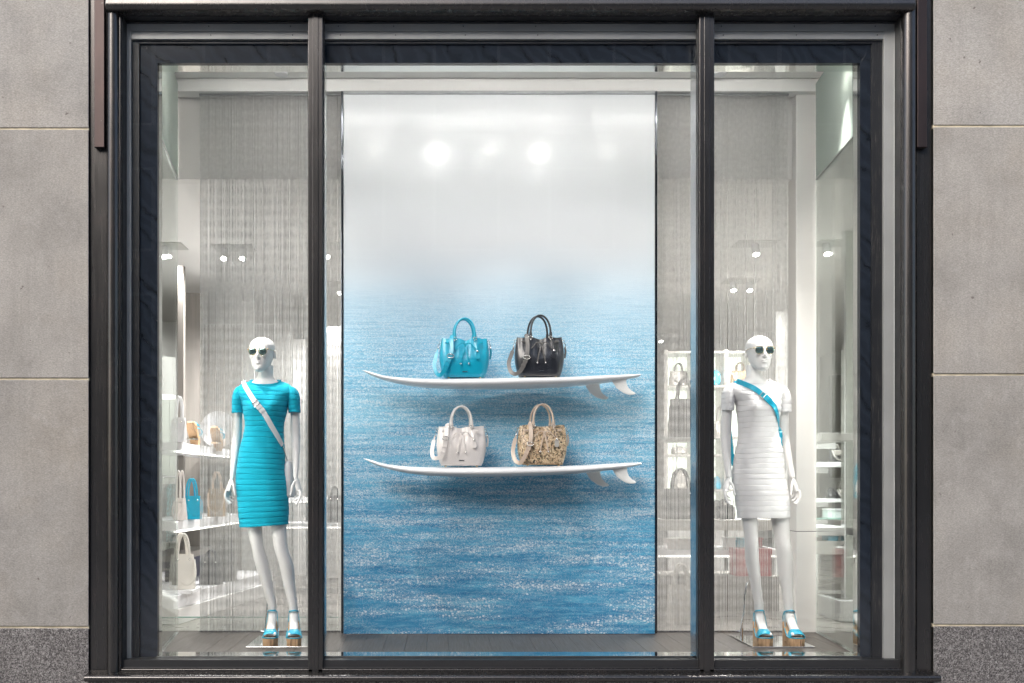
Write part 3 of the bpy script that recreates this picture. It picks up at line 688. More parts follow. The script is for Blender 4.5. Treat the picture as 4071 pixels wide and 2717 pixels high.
# ------------------------------------------------------------------ surfboard shelves
def surfboard(label, tx, py_ref, d):
    """deck and bottom lines measured on the lower board, in photo px; py_ref shifts the whole board"""
    s = S(d); hw = 0.155
    top = [(1443, 1821.6), (1475, 1829), (1528, 1844), (1630, 1855), (1757, 1858.5), (2013, 1857), (2268, 1852), (2421, 1844), (2500, 1841), (2543, 1839)]
    bot = [(1443, 1823.0), (1475, 1841), (1528, 1861), (1630, 1884), (1757, 1894.5), (2013, 1895.5), (2268, 1886), (2421, 1871), (2500, 1859), (2543, 1849)]
    root = thing('surfboard', label, 'surfboard', (X(2010 + tx, d), d, Z(1858 + py_ref, d)), 'white surfboard shelves')
    rs = []
    for k in range(61):
        px = 1443.5 + (2543 - 1443.5) * (k / 60) ** 1.0
        zt, zb = interp(top, px)[1], interp(bot, px)[1]
        x = X(px + tx, d); u = (px - 1443) / 1100
        w = hw * (min(1, (u / .55)) ** .55 if u < .55 else 1 - .62 * ((u - .55) / .45) ** 2.2)
        w = max(w, .004)
        z1, z0 = Z(zt + py_ref, d), Z(zb + py_ref, d); zm = z0 * .55 + z1 * .45; h = max(z1 - z0, .003)
        r = []
        for a in range(24):
            th = 2 * math.pi * a / 24; c, sn = math.cos(th), math.sin(th)
            yy = math.copysign(abs(c) ** .75, c) * w
            zz = zm + (z1 - zm) * abs(sn) ** .8 if sn > 0 else zm - (zm - z0) * abs(sn) ** .8
            r.append((x, d + yy, zz))
        rs.append(r)
    MB().rings(rs).build('board', M['white_gloss'], root, smooth=50)
    # fins: raked profile, tapering section
    for bx, dy in ((2332, .06), (2425, -.06)):
        prof_l = [(0, 0), (22, 33), (48, 52), (70, 60), (88, 60), (95, 56)]
        prof_t = [(60, -4), (62, 14), (68, 30), (80, 42), (92, 49), (97, 53)]
        zb = interp(bot, bx + 30)[1] + py_ref - 2; rs = []
        for (lx, ly), (ex, ey) in zip(prof_l, prof_t):
            f = 1 - ly / 75; th = .006 * f + .001; r = []
            for a in range(12):
                an = 2 * math.pi * a / 12; u = (1 - math.cos(an)) / 2
                ux = lx + (ex - lx) * u; uy = ly + (ey - ly) * u
                r.append((X(bx + ux + tx, d), d + dy + th * math.sin(an) * (1 - .5 * u), Z(zb + uy, d)))
            rs.append(r)
        MB().rings(rs).build('fin', M['fin'], root, smooth=50)
    for bx in (1700, 2260):     # wall brackets into the mural
        zz = Z((interp(bot, bx)[1] * .55 + interp(top, bx)[1] * .45) + py_ref, d)
        MB().cyl((X(bx + tx, d), d + .06, zz), (X(bx + tx, d), MD - .0015, zz), .007, n=12).build('wall_stud', M['steel'], root)
    return root
BD = 0.75
surfboard('upper white surfboard shelf carrying the teal and black handbags', -3, -350, BD)
surfboard('lower white surfboard shelf carrying the cream and snakeskin handbags', 0, 0, BD)

# ------------------------------------------------------------------ handbags
def handbag(label, x, y, z, skin, strapm, gather=1.0, hw='silver', rot=0.0, tag_m=None, seed=0, full=True, scale=1.0, group='drawstring handbags on the surfboards', flip=False, handle_h=.128, strap_pts=None, name='handbag'):
    root = thing(name, label, 'handbag', (0, 0, 0), group)
    rg = random.Random(seed)
    B = M[skin]; L = M[strapm]; HW = M[hw]
    prof = [(0, .122, .056), (.006, .128, .062), (.03, .139, .068), (.08, .151, .072), (.13, .1555, .070), (.18, .152, .060), (.215, .147, .048), (.240, .142, .040), (.247, .1415, .039)]
    def dent(px, py, pz):
        u = max(0, min(1, (pz - .07) / .14))
        f = u * u * (3 - 2 * u)
        gx = math.exp(-((px - .005) / .047) ** 2)
        if py < 0:
            py += f * (.020 * gx + .007 * math.cos((px - .005) * 110) * math.exp(-((px - .005) / .075) ** 2)) * gather
            py += .012 * f * math.exp(-((abs(px) - .115) / .022) ** 2)
        else: py -= f * .014 * gx
        if pz > .20: pz -= (.011 * gx + .003 * math.sin(px * 60 + seed)) * (pz - .20) / .047
        return (px, py, pz)
    rs = []
    for k in range(29):
        zz = .247 * k / 28; q = interp(prof, zz)
        rs.append([dent(*p) for p in ellring(0, 0, zz, q[1], q[2], 3.1 - .9 * k / 28, n=72)])
    for zz, kx in ((.246, .985), (.225, .975), (.13, .93)):
        q = interp(prof, zz); rs.append([dent(*p) for p in ellring(0, 0, zz, q[1] * kx, q[2] * kx - .002, 2.5, n=72)])
    MB().rings(rs, True, True).build('bag_body', B, root, smooth=60)
    # piping along the base
    MB().tube(ellring(0, 0, .004, .1275, .062, 3.1, n=60), .0022, 6, closed=True).build('base_piping', L if skin != 'python' else M['tan_leather'], root, smooth=60)
    for hy, off in ((-.040, .0), (.036, -.010)):
        P = []
        for k in range(25):
            a = math.pi * k / 24
            P.append((off + .003 - .0625 * math.cos(a) * (1 - .05 * math.sin(a)), hy * (1 - .45 * math.sin(a)), .262 + (handle_h - .02) * math.sin(a) ** .8))
        h = MB().tube(P, .0066, 12).build('handle', L if skin == 'python' else B, root, smooth=60)
        for sx in (P[0], P[-1]):
            MB().tube([(sx[0], sx[1], .232), (sx[0], sx[1], .248), (sx[0], sx[1], .27), (sx[0], sx[1], .278)], [.011, .0115, .009, .0068], 10, .6, up=(0, 1, 0)).build('handle_tab', L if skin == 'python' else B, h, smooth=60)
            ringp = [(sx[0] + .011 * math.cos(a), sx[1] - .006, .242 + .008 * math.sin(a)) for a in np.linspace(0, 2 * math.pi, 16, endpoint=False)]
            MB().tube(ringp, .0022, 6, closed=True, up=(0, 1, 0)).build('ring', HW, h, smooth=60)
            MB().ball((sx[0], sx[1] - .008, .226), (.004, .003, .004)).build('stud', HW, h, smooth=60)
    if full:
        # shoulder strap hanging at the left, crossing back over the front
        sp = strap_pts or [(-.163, -.005, .186), (-.172, -.012, .152), (-.186, -.03, .085), (-.176, -.055, .03), (-.150, -.076, .010), (-.128, -.088, .035), (-.106, -.090, .08), (-.086, -.086, .127), (-.079, -.076, .178), (-.080, -.058, .236), (-.080, -.035, .256), (-.079, -.012, .250)]
        st = MB().ribbon(smoothpath(sp, 6), [.011 if i < 5 else .0245 for i in range((len(sp) - 1) * 6 + 1)], .0032, (-.12, -1, 0.05)).build('shoulder_strap', L, root, bevel=.0008, seg=1)
        bx, by, bz = sp[7]
        fr = [(bx + .019 * math.cos(a) * (1.1), by - .006, bz + .012 * math.sin(a)) for a in np.linspace(0, 2 * math.pi, 12, endpoint=False)]
        MB().tube(fr, .0026, 6, closed=True, up=(0, 1, 0)).build('buckle', HW, st, smooth=60)
        for k2, (f0) in enumerate((6.35, 5.75)):
            a_, b_ = Vector(sp[int(f0)]), Vector(sp[int(f0) + 1]); c_ = a_.lerp(b_, f0 - int(f0)); dv = (b_ - a_).normalized()
            MB().ribbon([c_ - dv * .006 + Vector((0, -.003, 0)), c_ + dv * .006 + Vector((0, -.003, 0))], .029, .005, (-.12, -1, .05)).build('strap_keeper', L, st, bevel=.001, seg=1)
        for sx in (-1, 1):
            rp = [(sx * .150 + .006 * math.cos(a), -.004, .222 + .011 * math.sin(a)) for a in np.linspace(0, 2 * math.pi, 12, endpoint=False)]
            cl = MB().tube(rp, .0022, 6, closed=True, up=(0, 1, 0)).build('side_ring', HW, root, smooth=60)
            MB().tube(smoothpath([(sx * .153, -.005, .214), (sx * .164, -.008, .202), (sx * .163, -.006, .188), (sx * .157, -.004, .196)], 4), .0024, 6).build('swivel_clip', HW, cl, smooth=60)
            MB().ball((sx * .1625, -.006, .187), (.0055, .005, .007)).build('clip_knob', HW, cl, smooth=60)
        MB().ribbon(smoothpath([(.160, .0, .186), (.166, .006, .16), (.162, .02, .12)], 4), .012, .003, (.3, -1, 0)).build('strap_end', L, root)
        # drawstring, bow and beads
        kx, ky, kz = .006, -.062, .198
        ds = MB()
        for pts in ([(kx, ky, kz), (-.006, -.074, .160), (-.016, -.080, .120), (-.022, -.083, .084)], [(kx, ky, kz), (.014, -.074, .160), (.021, -.080, .120), (.027, -.083, .083)]):
            ds.ribbon(smoothpath(pts, 5), .0078, .0026, (0, -1, .2))
        for sx in (-1, 1):
            ds.ribbon(smoothpath([(kx, ky, kz), (kx + sx * .016, ky - .006, kz + .010), (kx + sx * .036, ky - .008, kz + .006)], 5), .007, .0026, (0, -1, 0))
            ds.ribbon(smoothpath([(kx + sx * .036, ky - .008, kz + .006), (kx + sx * .05, -.065, kz - .012), (kx + sx * .066, -.066, kz - .028)], 5), .007, .0026, (0, -1, 0))
        dso = ds.build('drawstring', L, root, bevel=.0006, seg=1)
        MB().box(kx - .007, kx + .007, ky - .009, ky + .004, kz - .009, kz + .010).build('knot', L, dso, bevel=.003)
        for px in (-.0225, .0275):
            MB().ball((px, -.084, .080), .0056).build('bead', HW, dso, smooth=60)
        for sx in (-.106, .102):
            MB().box(sx - .014, sx + .014, -.060, -.050, .208, .220).build('side_tab', L, root, bevel=.002)
        tg = MB().hull2([(.069, -.074, .152), (.093, -.073, .152), (.096, -.079, .118), (.090, -.080, .108), (.073, -.080, .108), (.067, -.079, .118)],
                        [(.069, -.071, .152), (.093, -.070, .152), (.096, -.076, .118), (.090, -.077, .108), (.073, -.077, .108), (.067, -.076, .118)]).build('hang_tag', M[tag_m or strapm], root, bevel=.001)
        MB().tube([(.062, -.058, .238), (.076, -.066, .20), (.081, -.073, .158)], .002, 6).build('tag_cord', L, tg)
        MB().ball((.081, -.076, .157), (.008, .006, .006)).build('tag_charm', HW, tg, smooth=60)
        if skin != 'python':
            pl = MB().box(-.013, .019, -.0715, -.066, .030, .0345).build('logo_plate', HW, root)
            cu = bpy.data.curves.new('logo_lettering', 'FONT'); cu.body = 'MICHAEL KORS'; cu.size = .0042; cu.align_x = 'CENTER'; cu.align_y = 'CENTER'; cu.extrude = .0002
            tmp = bpy.data.objects.new('tmp_text', cu); me_ = bpy.data.meshes.new_from_object(tmp); bpy.data.objects.remove(tmp)
            tx = link('logo_lettering', me_, M['trim_dark'], pl)
            tx.location = (.003, -.0722, .0322); tx.rotation_euler = (R(90), 0, 0)
    for fx in (-.10, -.094, .094, .10):
        MB().ball((fx, -.048, -.003), (.0035, .0035, .0045)).build('foot', M['gold'], root, smooth=60)
    root.location = (x, y, z + .0065 * scale); root.rotation_euler = (0, 0, rot); root.scale = (scale,) * 3
    return root
def on_board(px, py): return X(px, BD - .02), BD - .02, Z(py, BD - .02)
handbag('teal leather drawstring handbag on the upper surfboard', *on_board(1846, 1508), 'teal_leather', 'teal_leather', 1.0, rot=R(-1), seed=1)
handbag('black leather drawstring handbag on the upper surfboard', *on_board(2144, 1504), 'black_leather', 'grey_leather', 1.1, rot=R(2), seed=2, handle_h=.14, tag_m='black_leather',
        strap_pts=[(-.160, -.005, .183), (-.172, -.012, .150), (-.194, -.03, .085), (-.186, -.055, .03), (-.158, -.078, .010), (-.128, -.088, .030), (-.106, -.090, .07), (-.090, -.088, .112), (-.082, -.076, .170), (-.084, -.058, .236), (-.085, -.035, .256), (-.084, -.012, .250)])
handbag('cream white leather drawstring handbag on the lower surfboard', *on_board(1834, 1857), 'cream_leather', 'cream_leather', .9, rot=R(-2), seed=3,
        strap_pts=[(-.165, -.005, .186), (-.173, -.012, .150), (-.182, -.03, .095), (-.176, -.055, .055), (-.156, -.076, .045), (-.126, -.088, .058), (-.108, -.090, .09), (-.096, -.088, .168), (-.091, -.076, .19), (-.090, -.058, .236), (-.088, -.035, .256), (-.086, -.012, .250)])
handbag('snakeskin print drawstring handbag on the lower surfboard', *on_board(2155, 1853), 'python', 'beige_leather', .8, rot=R(2), seed=4, tag_m='stone_leather', handle_h=.135)

# ------------------------------------------------------------------ mannequins
VOX = .0030
def voxel(m, name, mat, parent, vox=VOX, it=3):
    me = bpy.data.meshes.new(name); me.from_pydata(m.v, [], m.f)
    bm = bmesh.new(); bm.from_mesh(me); bmesh.ops.recalc_face_normals(bm, faces=bm.faces); bm.to_mesh(me); bm.free()
    ob = bpy.data.objects.new('tmp', me); COL.objects.link(ob)
    r = ob.modifiers.new('r', 'REMESH'); r.mode = 'VOXEL'; r.voxel_size = vox; r.use_smooth_shade = True
    sm = ob.modifiers.new('s', 'SMOOTH'); sm.factor = .5; sm.iterations = it
    dg = bpy.context.evaluated_depsgraph_get()
    out = bpy.data.meshes.new_from_object(ob.evaluated_get(dg)); bpy.data.objects.remove(ob); bpy.data.meshes.remove(me)
    out.name = name; out.materials.clear()
    return link(name, out, mat, parent, 180)
MDp = 0.57; MS = S(MDp)
def mannequin(cfg):
    px0 = cfg['px0']; fx = X(px0, MDp)
    root = thing('mannequin', cfg['label'], 'mannequin', (fx, MDp, 0), 'shop window mannequins'); LOC[root.name] = (0, 0, 0)   # parts below are in its own frame
    lx = lambda px: (px - px0) / MS
    lz = lambda py: CZ + (VY - py) / MS
    def prof(rows): return [(r[0], lx((r[1] + r[2]) / 2), (r[2] - r[1]) / 2 / MS, *r[3:]) for r in rows]
    torso = prof(cfg['torso'])            # (py, cx, rx, ry, cy, drop, tilt)
    bz = lz(cfg['bust']); bc = interp(torso, cfg['bust'])[1]
    def bustd(x, z, front):
        if front <= 0: return 0
        return -.021 * front * sum(math.exp(-(((x - bc - sx * .060) / .046) ** 2 + ((z - bz) / .050) ** 2)) for sx in (-1, 1))
    def tring(py, grow, n=64):
        q = interp(torso, py); out = []
        for i in range(n):
            a = 2 * math.pi * i / n; c, sn = math.cos(a), math.sin(a); p = 2.25
            ex = math.copysign(abs(c) ** (2 / p), c); ey = math.copysign(abs(sn) ** (2 / p), sn)
            x = q[1] + (q[2] + grow) * ex; y = q[4] + (q[3] + grow) * ey; z = lz(py) + q[5] * (ey if ey < 0 else .15 * ey) + q[6] * q[2] * ex
            y += bustd(x, z, -sn)
            out.append([x, y, z])
        return out
    def surf_y(x, z):
        q = interp(torso, VY - (z - CZ) * MS)
        u = min(.985, abs((x - q[1]) / q[2])); v = (1 - u ** 2.25) ** (1 / 2.25)
        return q[4] - q[3] * v + bustd(x, z, v)
    # --- body: one continuous surface
    b = MB()
    pys = [r[0] for r in cfg['torso']]
    rs = [[tuple(p) for p in tring(py, -.010, 40)] for py in np.linspace(pys[0] + 4, pys[-1] - 60, 40)]
    b.rings(rs)
    for leg in cfg['legs']:
        q = prof(leg['rows']); out = []
        for py in np.linspace(leg['rows'][0][0], leg['rows'][-1][0], 34):
            k = interp(q, py); out.append(ellring(k[1], k[4], lz(py), k[2], k[3], 2.0, n=28))
        b.rings(out)
        # foot inside the sandal
        ank = interp(q, leg['rows'][-1][0])
        T = Matrix.Translation((ank[1], ank[4], leg.get('z', 0))) @ Matrix.Rotation(leg['yaw'], 4, 'Z') @ Matrix.Translation((0, -.055, 0))
        leg['T'] = T
        f = MB()
        f.tube(smoothpath([(0, .055, .215), (0, .054, .175), (0, .036, .148), (0, .0, .122), (0, -.045, .094), (0, -.078, .076), (0, -.095, .070)], 3),
               [float(np.interp(k, [0, 3, 6, 9, 12, 15, 18], [.024, .0245, .027, .0265, .027, .029, .024])) for k in range(19)], 20, sq=.9, up=(0, -1, 0))
        f.ball((0, .072, .140), (.024, .024, .032), 16, 10)
        f.ball((0, -.070, .073), (.037, .030, .017), 16, 10)
        for k2, tx in enumerate((-.0275, -.0125, .0005, .0125, .0235)):
            s_ = cfg['toes'] * leg['side']; tl = (.138, .134, .129, .121, .112)[k2]
            f.tube([(s_ * tx, -.075, .074), (s_ * tx, -tl + .013, .073), (s_ * tx, -tl + .003, .068), (s_ * tx, -tl, .066)], [.0085, .0085 if k2 else .0105, .007 if k2 else .009, .003], 10)
        f.xform(T); b.add(f.v, f.f)
    for arm in cfg['arms']:
        q = [(r[0], lx(r[1]), r[2] / MS, r[3]) for r in arm['rows']]; out = []
        for py in np.linspace(q[0][0], q[-1][0], 30):
            k = interp(q, py); out.append(ellring(k[1], k[3], lz(py), k[2], k[2] * 1.02, 2.0, n=22))
        b.rings(out)
        w = q[-1]; wx, wy = w[1], w[3]; o = arm['side']          # o: outward direction along x
        h = MB()
        h.tube([(0, 0, .012), (0, 0, 0), (o * .010, -.004, -.035), (o * .018, -.010, -.070), (o * .021, -.014, -.090), (o * .021, -.015, -.097)], [.0135, .015, .022, .026, .022, .012], 18, sq=.55, up=(1 if o else 0, .55 * -o, 0))
        fing = [((o * .028, -.032, -.082), (o * .034, -.040, -.112), (o * .026, -.043, -.142), (o * .010, -.044, -.168), .0082),
                ((o * .025, -.019, -.088), (o * .030, -.026, -.122), (o * .017, -.031, -.150), (o * .000, -.033, -.160), .0083),
                ((o * .020, -.006, -.086), (o * .023, -.010, -.118), (o * .008, -.016, -.140), (o * -.008, -.019, -.146), .0080),
                ((o * .014, .006, -.080), (o * .015, .006, -.104), (o * .002, .002, -.122), (o * -.010, -.002, -.128), .0070),
                ((o * -.002, -.020, -.028), (o * -.016, -.034, -.060), (o * -.020, -.040, -.088), (o * -.025, -.043, -.112), .0085)]
        for *pp, r in fing:
            P = smoothpath(pp, 4); h.tube(P, [r * (1.05 - .35 * k / (len(P) - 1)) for k in range(len(P))], 10)
            h.ball(pp[-1], r * .7, 8, 6)
        h.xform(Matrix.Translation((wx, wy, lz(q[-1][0]) + .004))); b.add(h.v, h.f)
    # neck and head
    nk = [(r[0], lx(r[1]), r[2] / MS, r[3], r[4]) for r in cfg['neck']]; out = []
    for py in np.linspace(nk[0][0], nk[-1][0], 20):
        k = interp(nk, py); out.append(ellring(k[1], k[4], lz(py), k[2], k[3], 2.0, n=30))
    b.rings(out)
    hd = MB()
    head = [(0.0, .010, .014, -.064), (.003, .022, .024, -.061), (.010, .031, .036, -.054), (.022, .0405, .050, -.044), (.045, .0525, .070, -.026), (.070, .0610, .083, -.013), (.100, .0680, .091, -.003), (.130, .0742, .095, .003),
            (.150, .0755, .0960, .006), (.168, .0735, .0925, .008), (.183, .0665, .0840, .010), (.197, .0545, .0690, .011), (.2075, .0390, .0500, .012), (.214, .0230, .0300, .012), (.217, .004, .006, .012)]
    out = []
    for zz in list(np.linspace(0, .2, 34)) + [.204, .208, .211, .2135, .2155, .217]:
        k = interp(head, zz); out.append(ellring(0, k[3], zz, k[1], k[2], 2.12, n=40))
    hd.rings(out)
    hd.tube([(0, -.086, .140), (0, -.0935, .122), (0, -.102, .106), (0, -.1115, .090), (0, -.110, .082), (0, -.094, .078)], [.009, .0070, .0082, .0102, .0098, .006], 14, sq=1.1, up=(0, -1, 0))
    for sx in (-1, 1):
        hd.ball((sx * .0075, -.099, .0825), (.0065, .008, .0058)); hd.ball((sx * .030, -.074, .090), (.018, .014, .017))
        hd.ball((sx * .026, -.083, .134), (.021, .010, .008))
        hd.ball((sx * .0755, .012, .108), (.006, .017, .029)); hd.ball((sx * .077, .006, .124), (.0065, .012, .013))
    hd.ball((0, -.0925, .0590), (.0195, .0110, .0050)); hd.ball((0, -.0920, .0480), (.0170, .0118, .0062)); hd.ball((0, -.084, .022), (.021, .014, .016))
    HT = Matrix.Translation((lx(cfg['head'][0]), -.012, lz(cfg['head'][1]))) @ Matrix.Rotation(cfg['yaw'], 4, 'Z') @ Matrix.Scale(cfg.get('hs', 1.0), 4)
    hd.xform(HT); b.add(hd.v, hd.f)
    voxel(b, 'body', M['mannequin'], root)
    # --- sunglasses
    sg = MB(); zl = .118
    for sx in (-1, 1):
        cx_ = sx * .0305
        sg.tube([(cx_ + .0245 * math.cos(a), -.1015 + .004 * abs(math.cos(a)) * (1 if sx * math.cos(a) > 0 else 0), zl + .0235 * math.sin(a)) for a in np.linspace(0, 2 * math.pi, 24, endpoint=False)], .0014, 6, closed=True, up=(0, 1, 0))
        sg.tube(smoothpath([(sx * .055, -.095, zl + .012), (sx * .068, -.078, zl + .014), (sx * .0795, -.02, zl + .012), (sx * .0805, .02, zl + .004)], 4), .0017, 6)
        sg.ball((sx * .060, -.092, zl + .013), (.005, .004, .005))
    sg.tube([(-.052, -.1005, zl + .0215), (0, -.1065, zl + .0215), (.052, -.1005, zl + .0215)], .0014, 6)
    sg.tube(smoothpath([(-.010, -.1035, zl + .002), (0, -.108, zl + .008), (.010, -.1035, zl + .002)], 4), .0014, 6)
    sg.xform(HT); go = sg.build('sunglasses', M['gold'], root, smooth=60)
    for sx in (-1, 1):
        lm = MB(); cx_ = sx * .0305; rs2 = []
        for rr, yo in ((.0238, 0), (.018, -.0018), (.010, -.0030), (.002, -.0034)):
            rs2.append([(cx_ + rr * math.cos(a), -.1008 + yo, zl + rr * .96 * math.sin(a)) for a in np.linspace(0, 2 * math.pi, 24, endpoint=False)])
        lm.rings(rs2); lm.xform(HT); lm.build('lens', M['lens'], go, smooth=60)
    # --- dress with overlapping horizontal tiers
    dm = M[cfg['dress']]
    def tiers(ringfn, y0, y1, ystart, h, amp, n):
        rs = []; y = y0
        while y < ystart: rs.append(ringfn(y, 0)); y += 3.0
        y = ystart; rg = random.Random(int(y1)); ph = rg.random() * 6
        while y < y1 - 1:
            e = y + h * rg.uniform(.93, 1.07)
            if e > y1 - h * .4: e = y1
            k1, k2 = rg.uniform(-.0018, .0018), rg.uniform(-.0012, .0012); am = amp * rg.uniform(.65, 1.2)
            for f, g in ((0.0, -.0008), (.04, am * .85), (.09, am), (.5, am), (.86, am), (.90, am * .95), (.92, -.0008)):
                rr = ringfn(y + (e - y) * f, g)
                for i, p in enumerate(rr): p[2] += f * (k1 * math.sin(i * 2 * math.pi * 2 / n + ph) + k2 * math.sin(i * 2 * math.pi * 5 / n + y))
                if f > .8:
                    for i, p in enumerate(rr): p[2] += .0013 * (1 if (i // 2) % 2 else -1)
                rs.append(rr)
            y = e
        rs.append(ringfn(y1, amp)); rs.append(ringfn(y1, -.002)); rs.append(ringfn(y1 - 16, -.004))
        return [[tuple(p) for p in r] for r in rs]
    NS = 200
    dr = MB().rings(tiers(lambda y, g: tring(y, g, NS), pys[0], pys[-1], pys[0] + 24, cfg['tier'], cfg.get('amp', .0029), NS), False, False)
    dro = dr.build('dress', dm, root, smooth=32)
    for sv in cfg['sleeves']:
        q = [(r[0], lx(r[1]), r[2] * .95 / MS, r[3] * .94) for r in sv]
        def sring(y, g):
            k = interp(q, y); o = 1 if k[1] > bc else -1
            return [[p[0], p[1], p[2] - .25 * (p[0] - k[1]) * o * 0] for p in ellring(k[1], .004, lz(y), k[2] + g, k[3] + g, 2.1, n=96)]
        MB().rings(tiers(sring, q[0][0], q[-1][0], q[0][0] + 18, cfg['tier'] * .95, cfg.get('amp', .0029) * .8, 96), True, False).build('sleeve', dm, dro, smooth=32)
    col = [Vector(p) for p in tring(pys[0] + 1.5, .0015, 72)]
    MB().tube(col, .0045, 8, sq=1.7, closed=True).build('neck_band', dm, dro, smooth=60)
    # --- platform wedge sandals
    for leg in cfg['legs']:
        T = leg['T']; sm = MB(); rs = []
        for k in range(31):
            u = k / 30; y = -.142 + .250 * u
            w = .043 * (min(1, u / .10) ** .5 if u < .10 else 1) * (1 - .33 * max(0, (u - .25)) / .75) * (1 if u < .93 else 1 - .35 * ((u - .93) / .07) ** 2)
            w = max(w, .020)
            zt = .0535 + .068 * max(0, min(1, (u - .30) / .58)) ** 1.15; zb = .0 + (.0085 * (1 - u / .12) ** 2 if u < .12 else 0) + (.010 * math.sin(math.pi * (u - .42) / .25) if .42 < u < .67 else 0)
            tp = 1.06
            rs.append([(-w, y, zb + .002), (-w + .003, y, zb), (w - .003, y, zb), (w, y, zb + .002), (w * tp, y, zt - .003), (w * tp - .003, y, zt), (-w * tp + .003, y, zt), (-w * tp, y, zt - .003)])
        sm.rings(rs); sm.xform(T)
        sh = thing_part('sandal', sm, M['raffia'], root, 50)
        LT = M['teal_leather']
        st = MB()   # toe band: arch with an open toe
        arch = []
        for yy, hh, ww in ((-.128, .026, .0435), (-.118, .036, .0445), (-.100, .044, .045), (-.082, .049, .0445), (-.068, .051, .0435)):
            outer = [(ww * math.cos(a), yy - .010 * math.sin(a) * (1 if yy < -.11 else .2), .0515 + hh * math.sin(a) ** .85) for a in np.linspace(0, math.pi, 19)]
            arch.append(outer)
        th = .0028; n = 19; vs = []; fs = []
        for r in arch: vs += r
        for r in arch: vs += [(p[0] * .94, p[1], .0515 + (p[2] - .0515) * .93) for p in r]
        mR = len(arch); off = mR * n
        for k in range(mR - 1):
            for i in range(n - 1):
                a0 = k * n + i; fs.append((a0, a0 + 1, a0 + n + 1, a0 + n)); c0 = off + a0; fs.append((c0, c0 + n, c0 + n + 1, c0 + 1))
        for i in range(n - 1):
            fs.append((i, off + i, off + i + 1, i + 1)); e = (mR - 1) * n + i; fs.append((e, e + 1, off + e + 1, off + e))
        st.add(vs, fs); st.xform(T); st.build('toe_band', LT, sh, smooth=60)
        fb = MB(); rim = [(p[0] * 1.01, p[1], p[2]) for p in ([r[7] for r in rs[:20]][::-1] + [r[4] for r in rs[:20]])]
        fb.tube([(p[0], p[1], p[2] + .0005) for p in rim], .0032, 6); fb.xform(T); fb.build('footbed_rim', LT, sh, smooth=60)
        an = MB(); an.tube([(.0285 * math.cos(a), .047 + .034 * math.sin(a), .186 - .010 * math.sin(a)) for a in np.linspace(0, 2 * math.pi, 26, endpoint=False)], .0042, 8, sq=.45, closed=True, up=(1, 0, 0)); an.xform(T)
        ao = an.build('ankle_strap', LT, sh, smooth=60)
        bk = MB().box(leg['side'] * .0285 - .004, leg['side'] * .0285 + .004, .038, .050, .180, .192); bk.xform(T); bk.build('buckle', M['silver'], ao, bevel=.001)
        hc = MB()
        for sx in (-1, 1):
            hc.ribbon([T @ Vector(p) for p in smoothpath([(sx * .0275, .060, .184), (sx * .030, .082, .155), (sx * .031, .075, .120)], 4)], .011, .0024, tuple((T.to_3x3() @ Vector((sx, 0, 0)))))
            hc.ribbon([T @ Vector(p) for p in smoothpath([(sx * .0285, .045, .180), (sx * .033, .030, .140), (sx * .036, .010, .098)], 4)], .007, .0024, tuple((T.to_3x3() @ Vector((sx, 0, 0)))))
        hc.build('heel_strap', LT, sh)
    # --- mirror base plate and calf rod
    pl = cfg['plate']
    MB().box(pl[0] - fx, pl[1] - fx, .37 - MDp, .80 - MDp, .0015, .0085).build('base_plate', M['mirror'], root, bevel=.001)
    rod = [Vector((lx(a), dd - MDp, lz(bb))) for a, bb, dd in cfg['rod']]
    MB().tube(smoothpath(rod, 5), .006, 10).build('support_rod', M['chrome'], root, smooth=60)
    rb = rod[-1]
    MB().cyl((rb.x, rb.y, .0085), (rb.x, rb.y, .07), .011, n=16).build('rod_socket', M['chrome'], root, smooth=50)
    MB().cyl((rb.x - .028, rb.y, .055), (rb.x + .004, rb.y, .050), .005, n=10).build('socket_screw', M['chrome'], root, smooth=50)
    # --- crossbody bag: its strap follows the dress
    bg = thing('crossbody_bag', cfg['bag_label'], 'bag', (fx, MDp, 0)); LOC[bg.name] = (0, 0, 0)
    pts = [(lx(a), surf_y(lx(a), lz(b_)) - .0085, lz(b_)) for a, b_ in cfg['strap']]
    p0 = pts[0]; pts = [(p0[0] - .012, .045, p0[2] + .000), (p0[0] - .006, .0, p0[2] + .012)] + pts
    fac = []
    full = smoothpath(pts, 5)
    for p in full:
        e = .004; fac.append(((surf_y(p.x + e, p.z) - surf_y(p.x - e, p.z)) / (2 * e), -1, 0))
    fac[:6] = [(-.2, -.5, 1)] * 6
    F = Vector((0, 0, 0)); SM = M[cfg['strap_m']]
    so_ = MB().ribbon([p + F for p in full], cfg['strap_w'], .0042, fac).build('strap', SM, bg, bevel=.001, seg=1)
    k = cfg['buckle_i'] * 5 + 10; c_ = full[k] + F; dv = (full[k + 1] - full[k - 1]).normalized(); pv = dv.cross(Vector((0, -1, 0))).normalized()
    fr = [c_ + Vector((0, -.006, 0)) + pv * (cfg['strap_w'] * .62 * a) + dv * (.012 * bb) for a, bb in ((-1, -1), (-1, 1), (1, 1), (1, -1))]
    MB().tube(fr, .003, 6, closed=True, up=(0, 1, 0)).build('buckle', M['silver'], so_, smooth=60)
    for j in (2, 4):
        c2 = full[k + j] + F + Vector((0, -.003, 0)); dv2 = (full[k + j + 1] - full[k + j - 1]).normalized()
        MB().ribbon([c2 - dv2 * .011, c2 + dv2 * .011], cfg['strap_w'] * 1.14, .0065, fac[k + j]).build('strap_keeper', SM, so_, bevel=.002)
    # the bag itself hangs behind the hip
    bx, bz_, byy = lx(cfg['bag'][0]), lz(cfg['bag'][1]), cfg['bag'][2]
    m = MB(); rs = []
    for zz, w_, dp in ((-.115, .030, .085), (-.10, .034, .095), (0, .036, .10), (.07, .028, .094), (.095, .016, .085), (.10, .012, .08)):
        rs.append(ellring(bx, byy, bz_ + zz, w_, dp, 3.0, n=32))
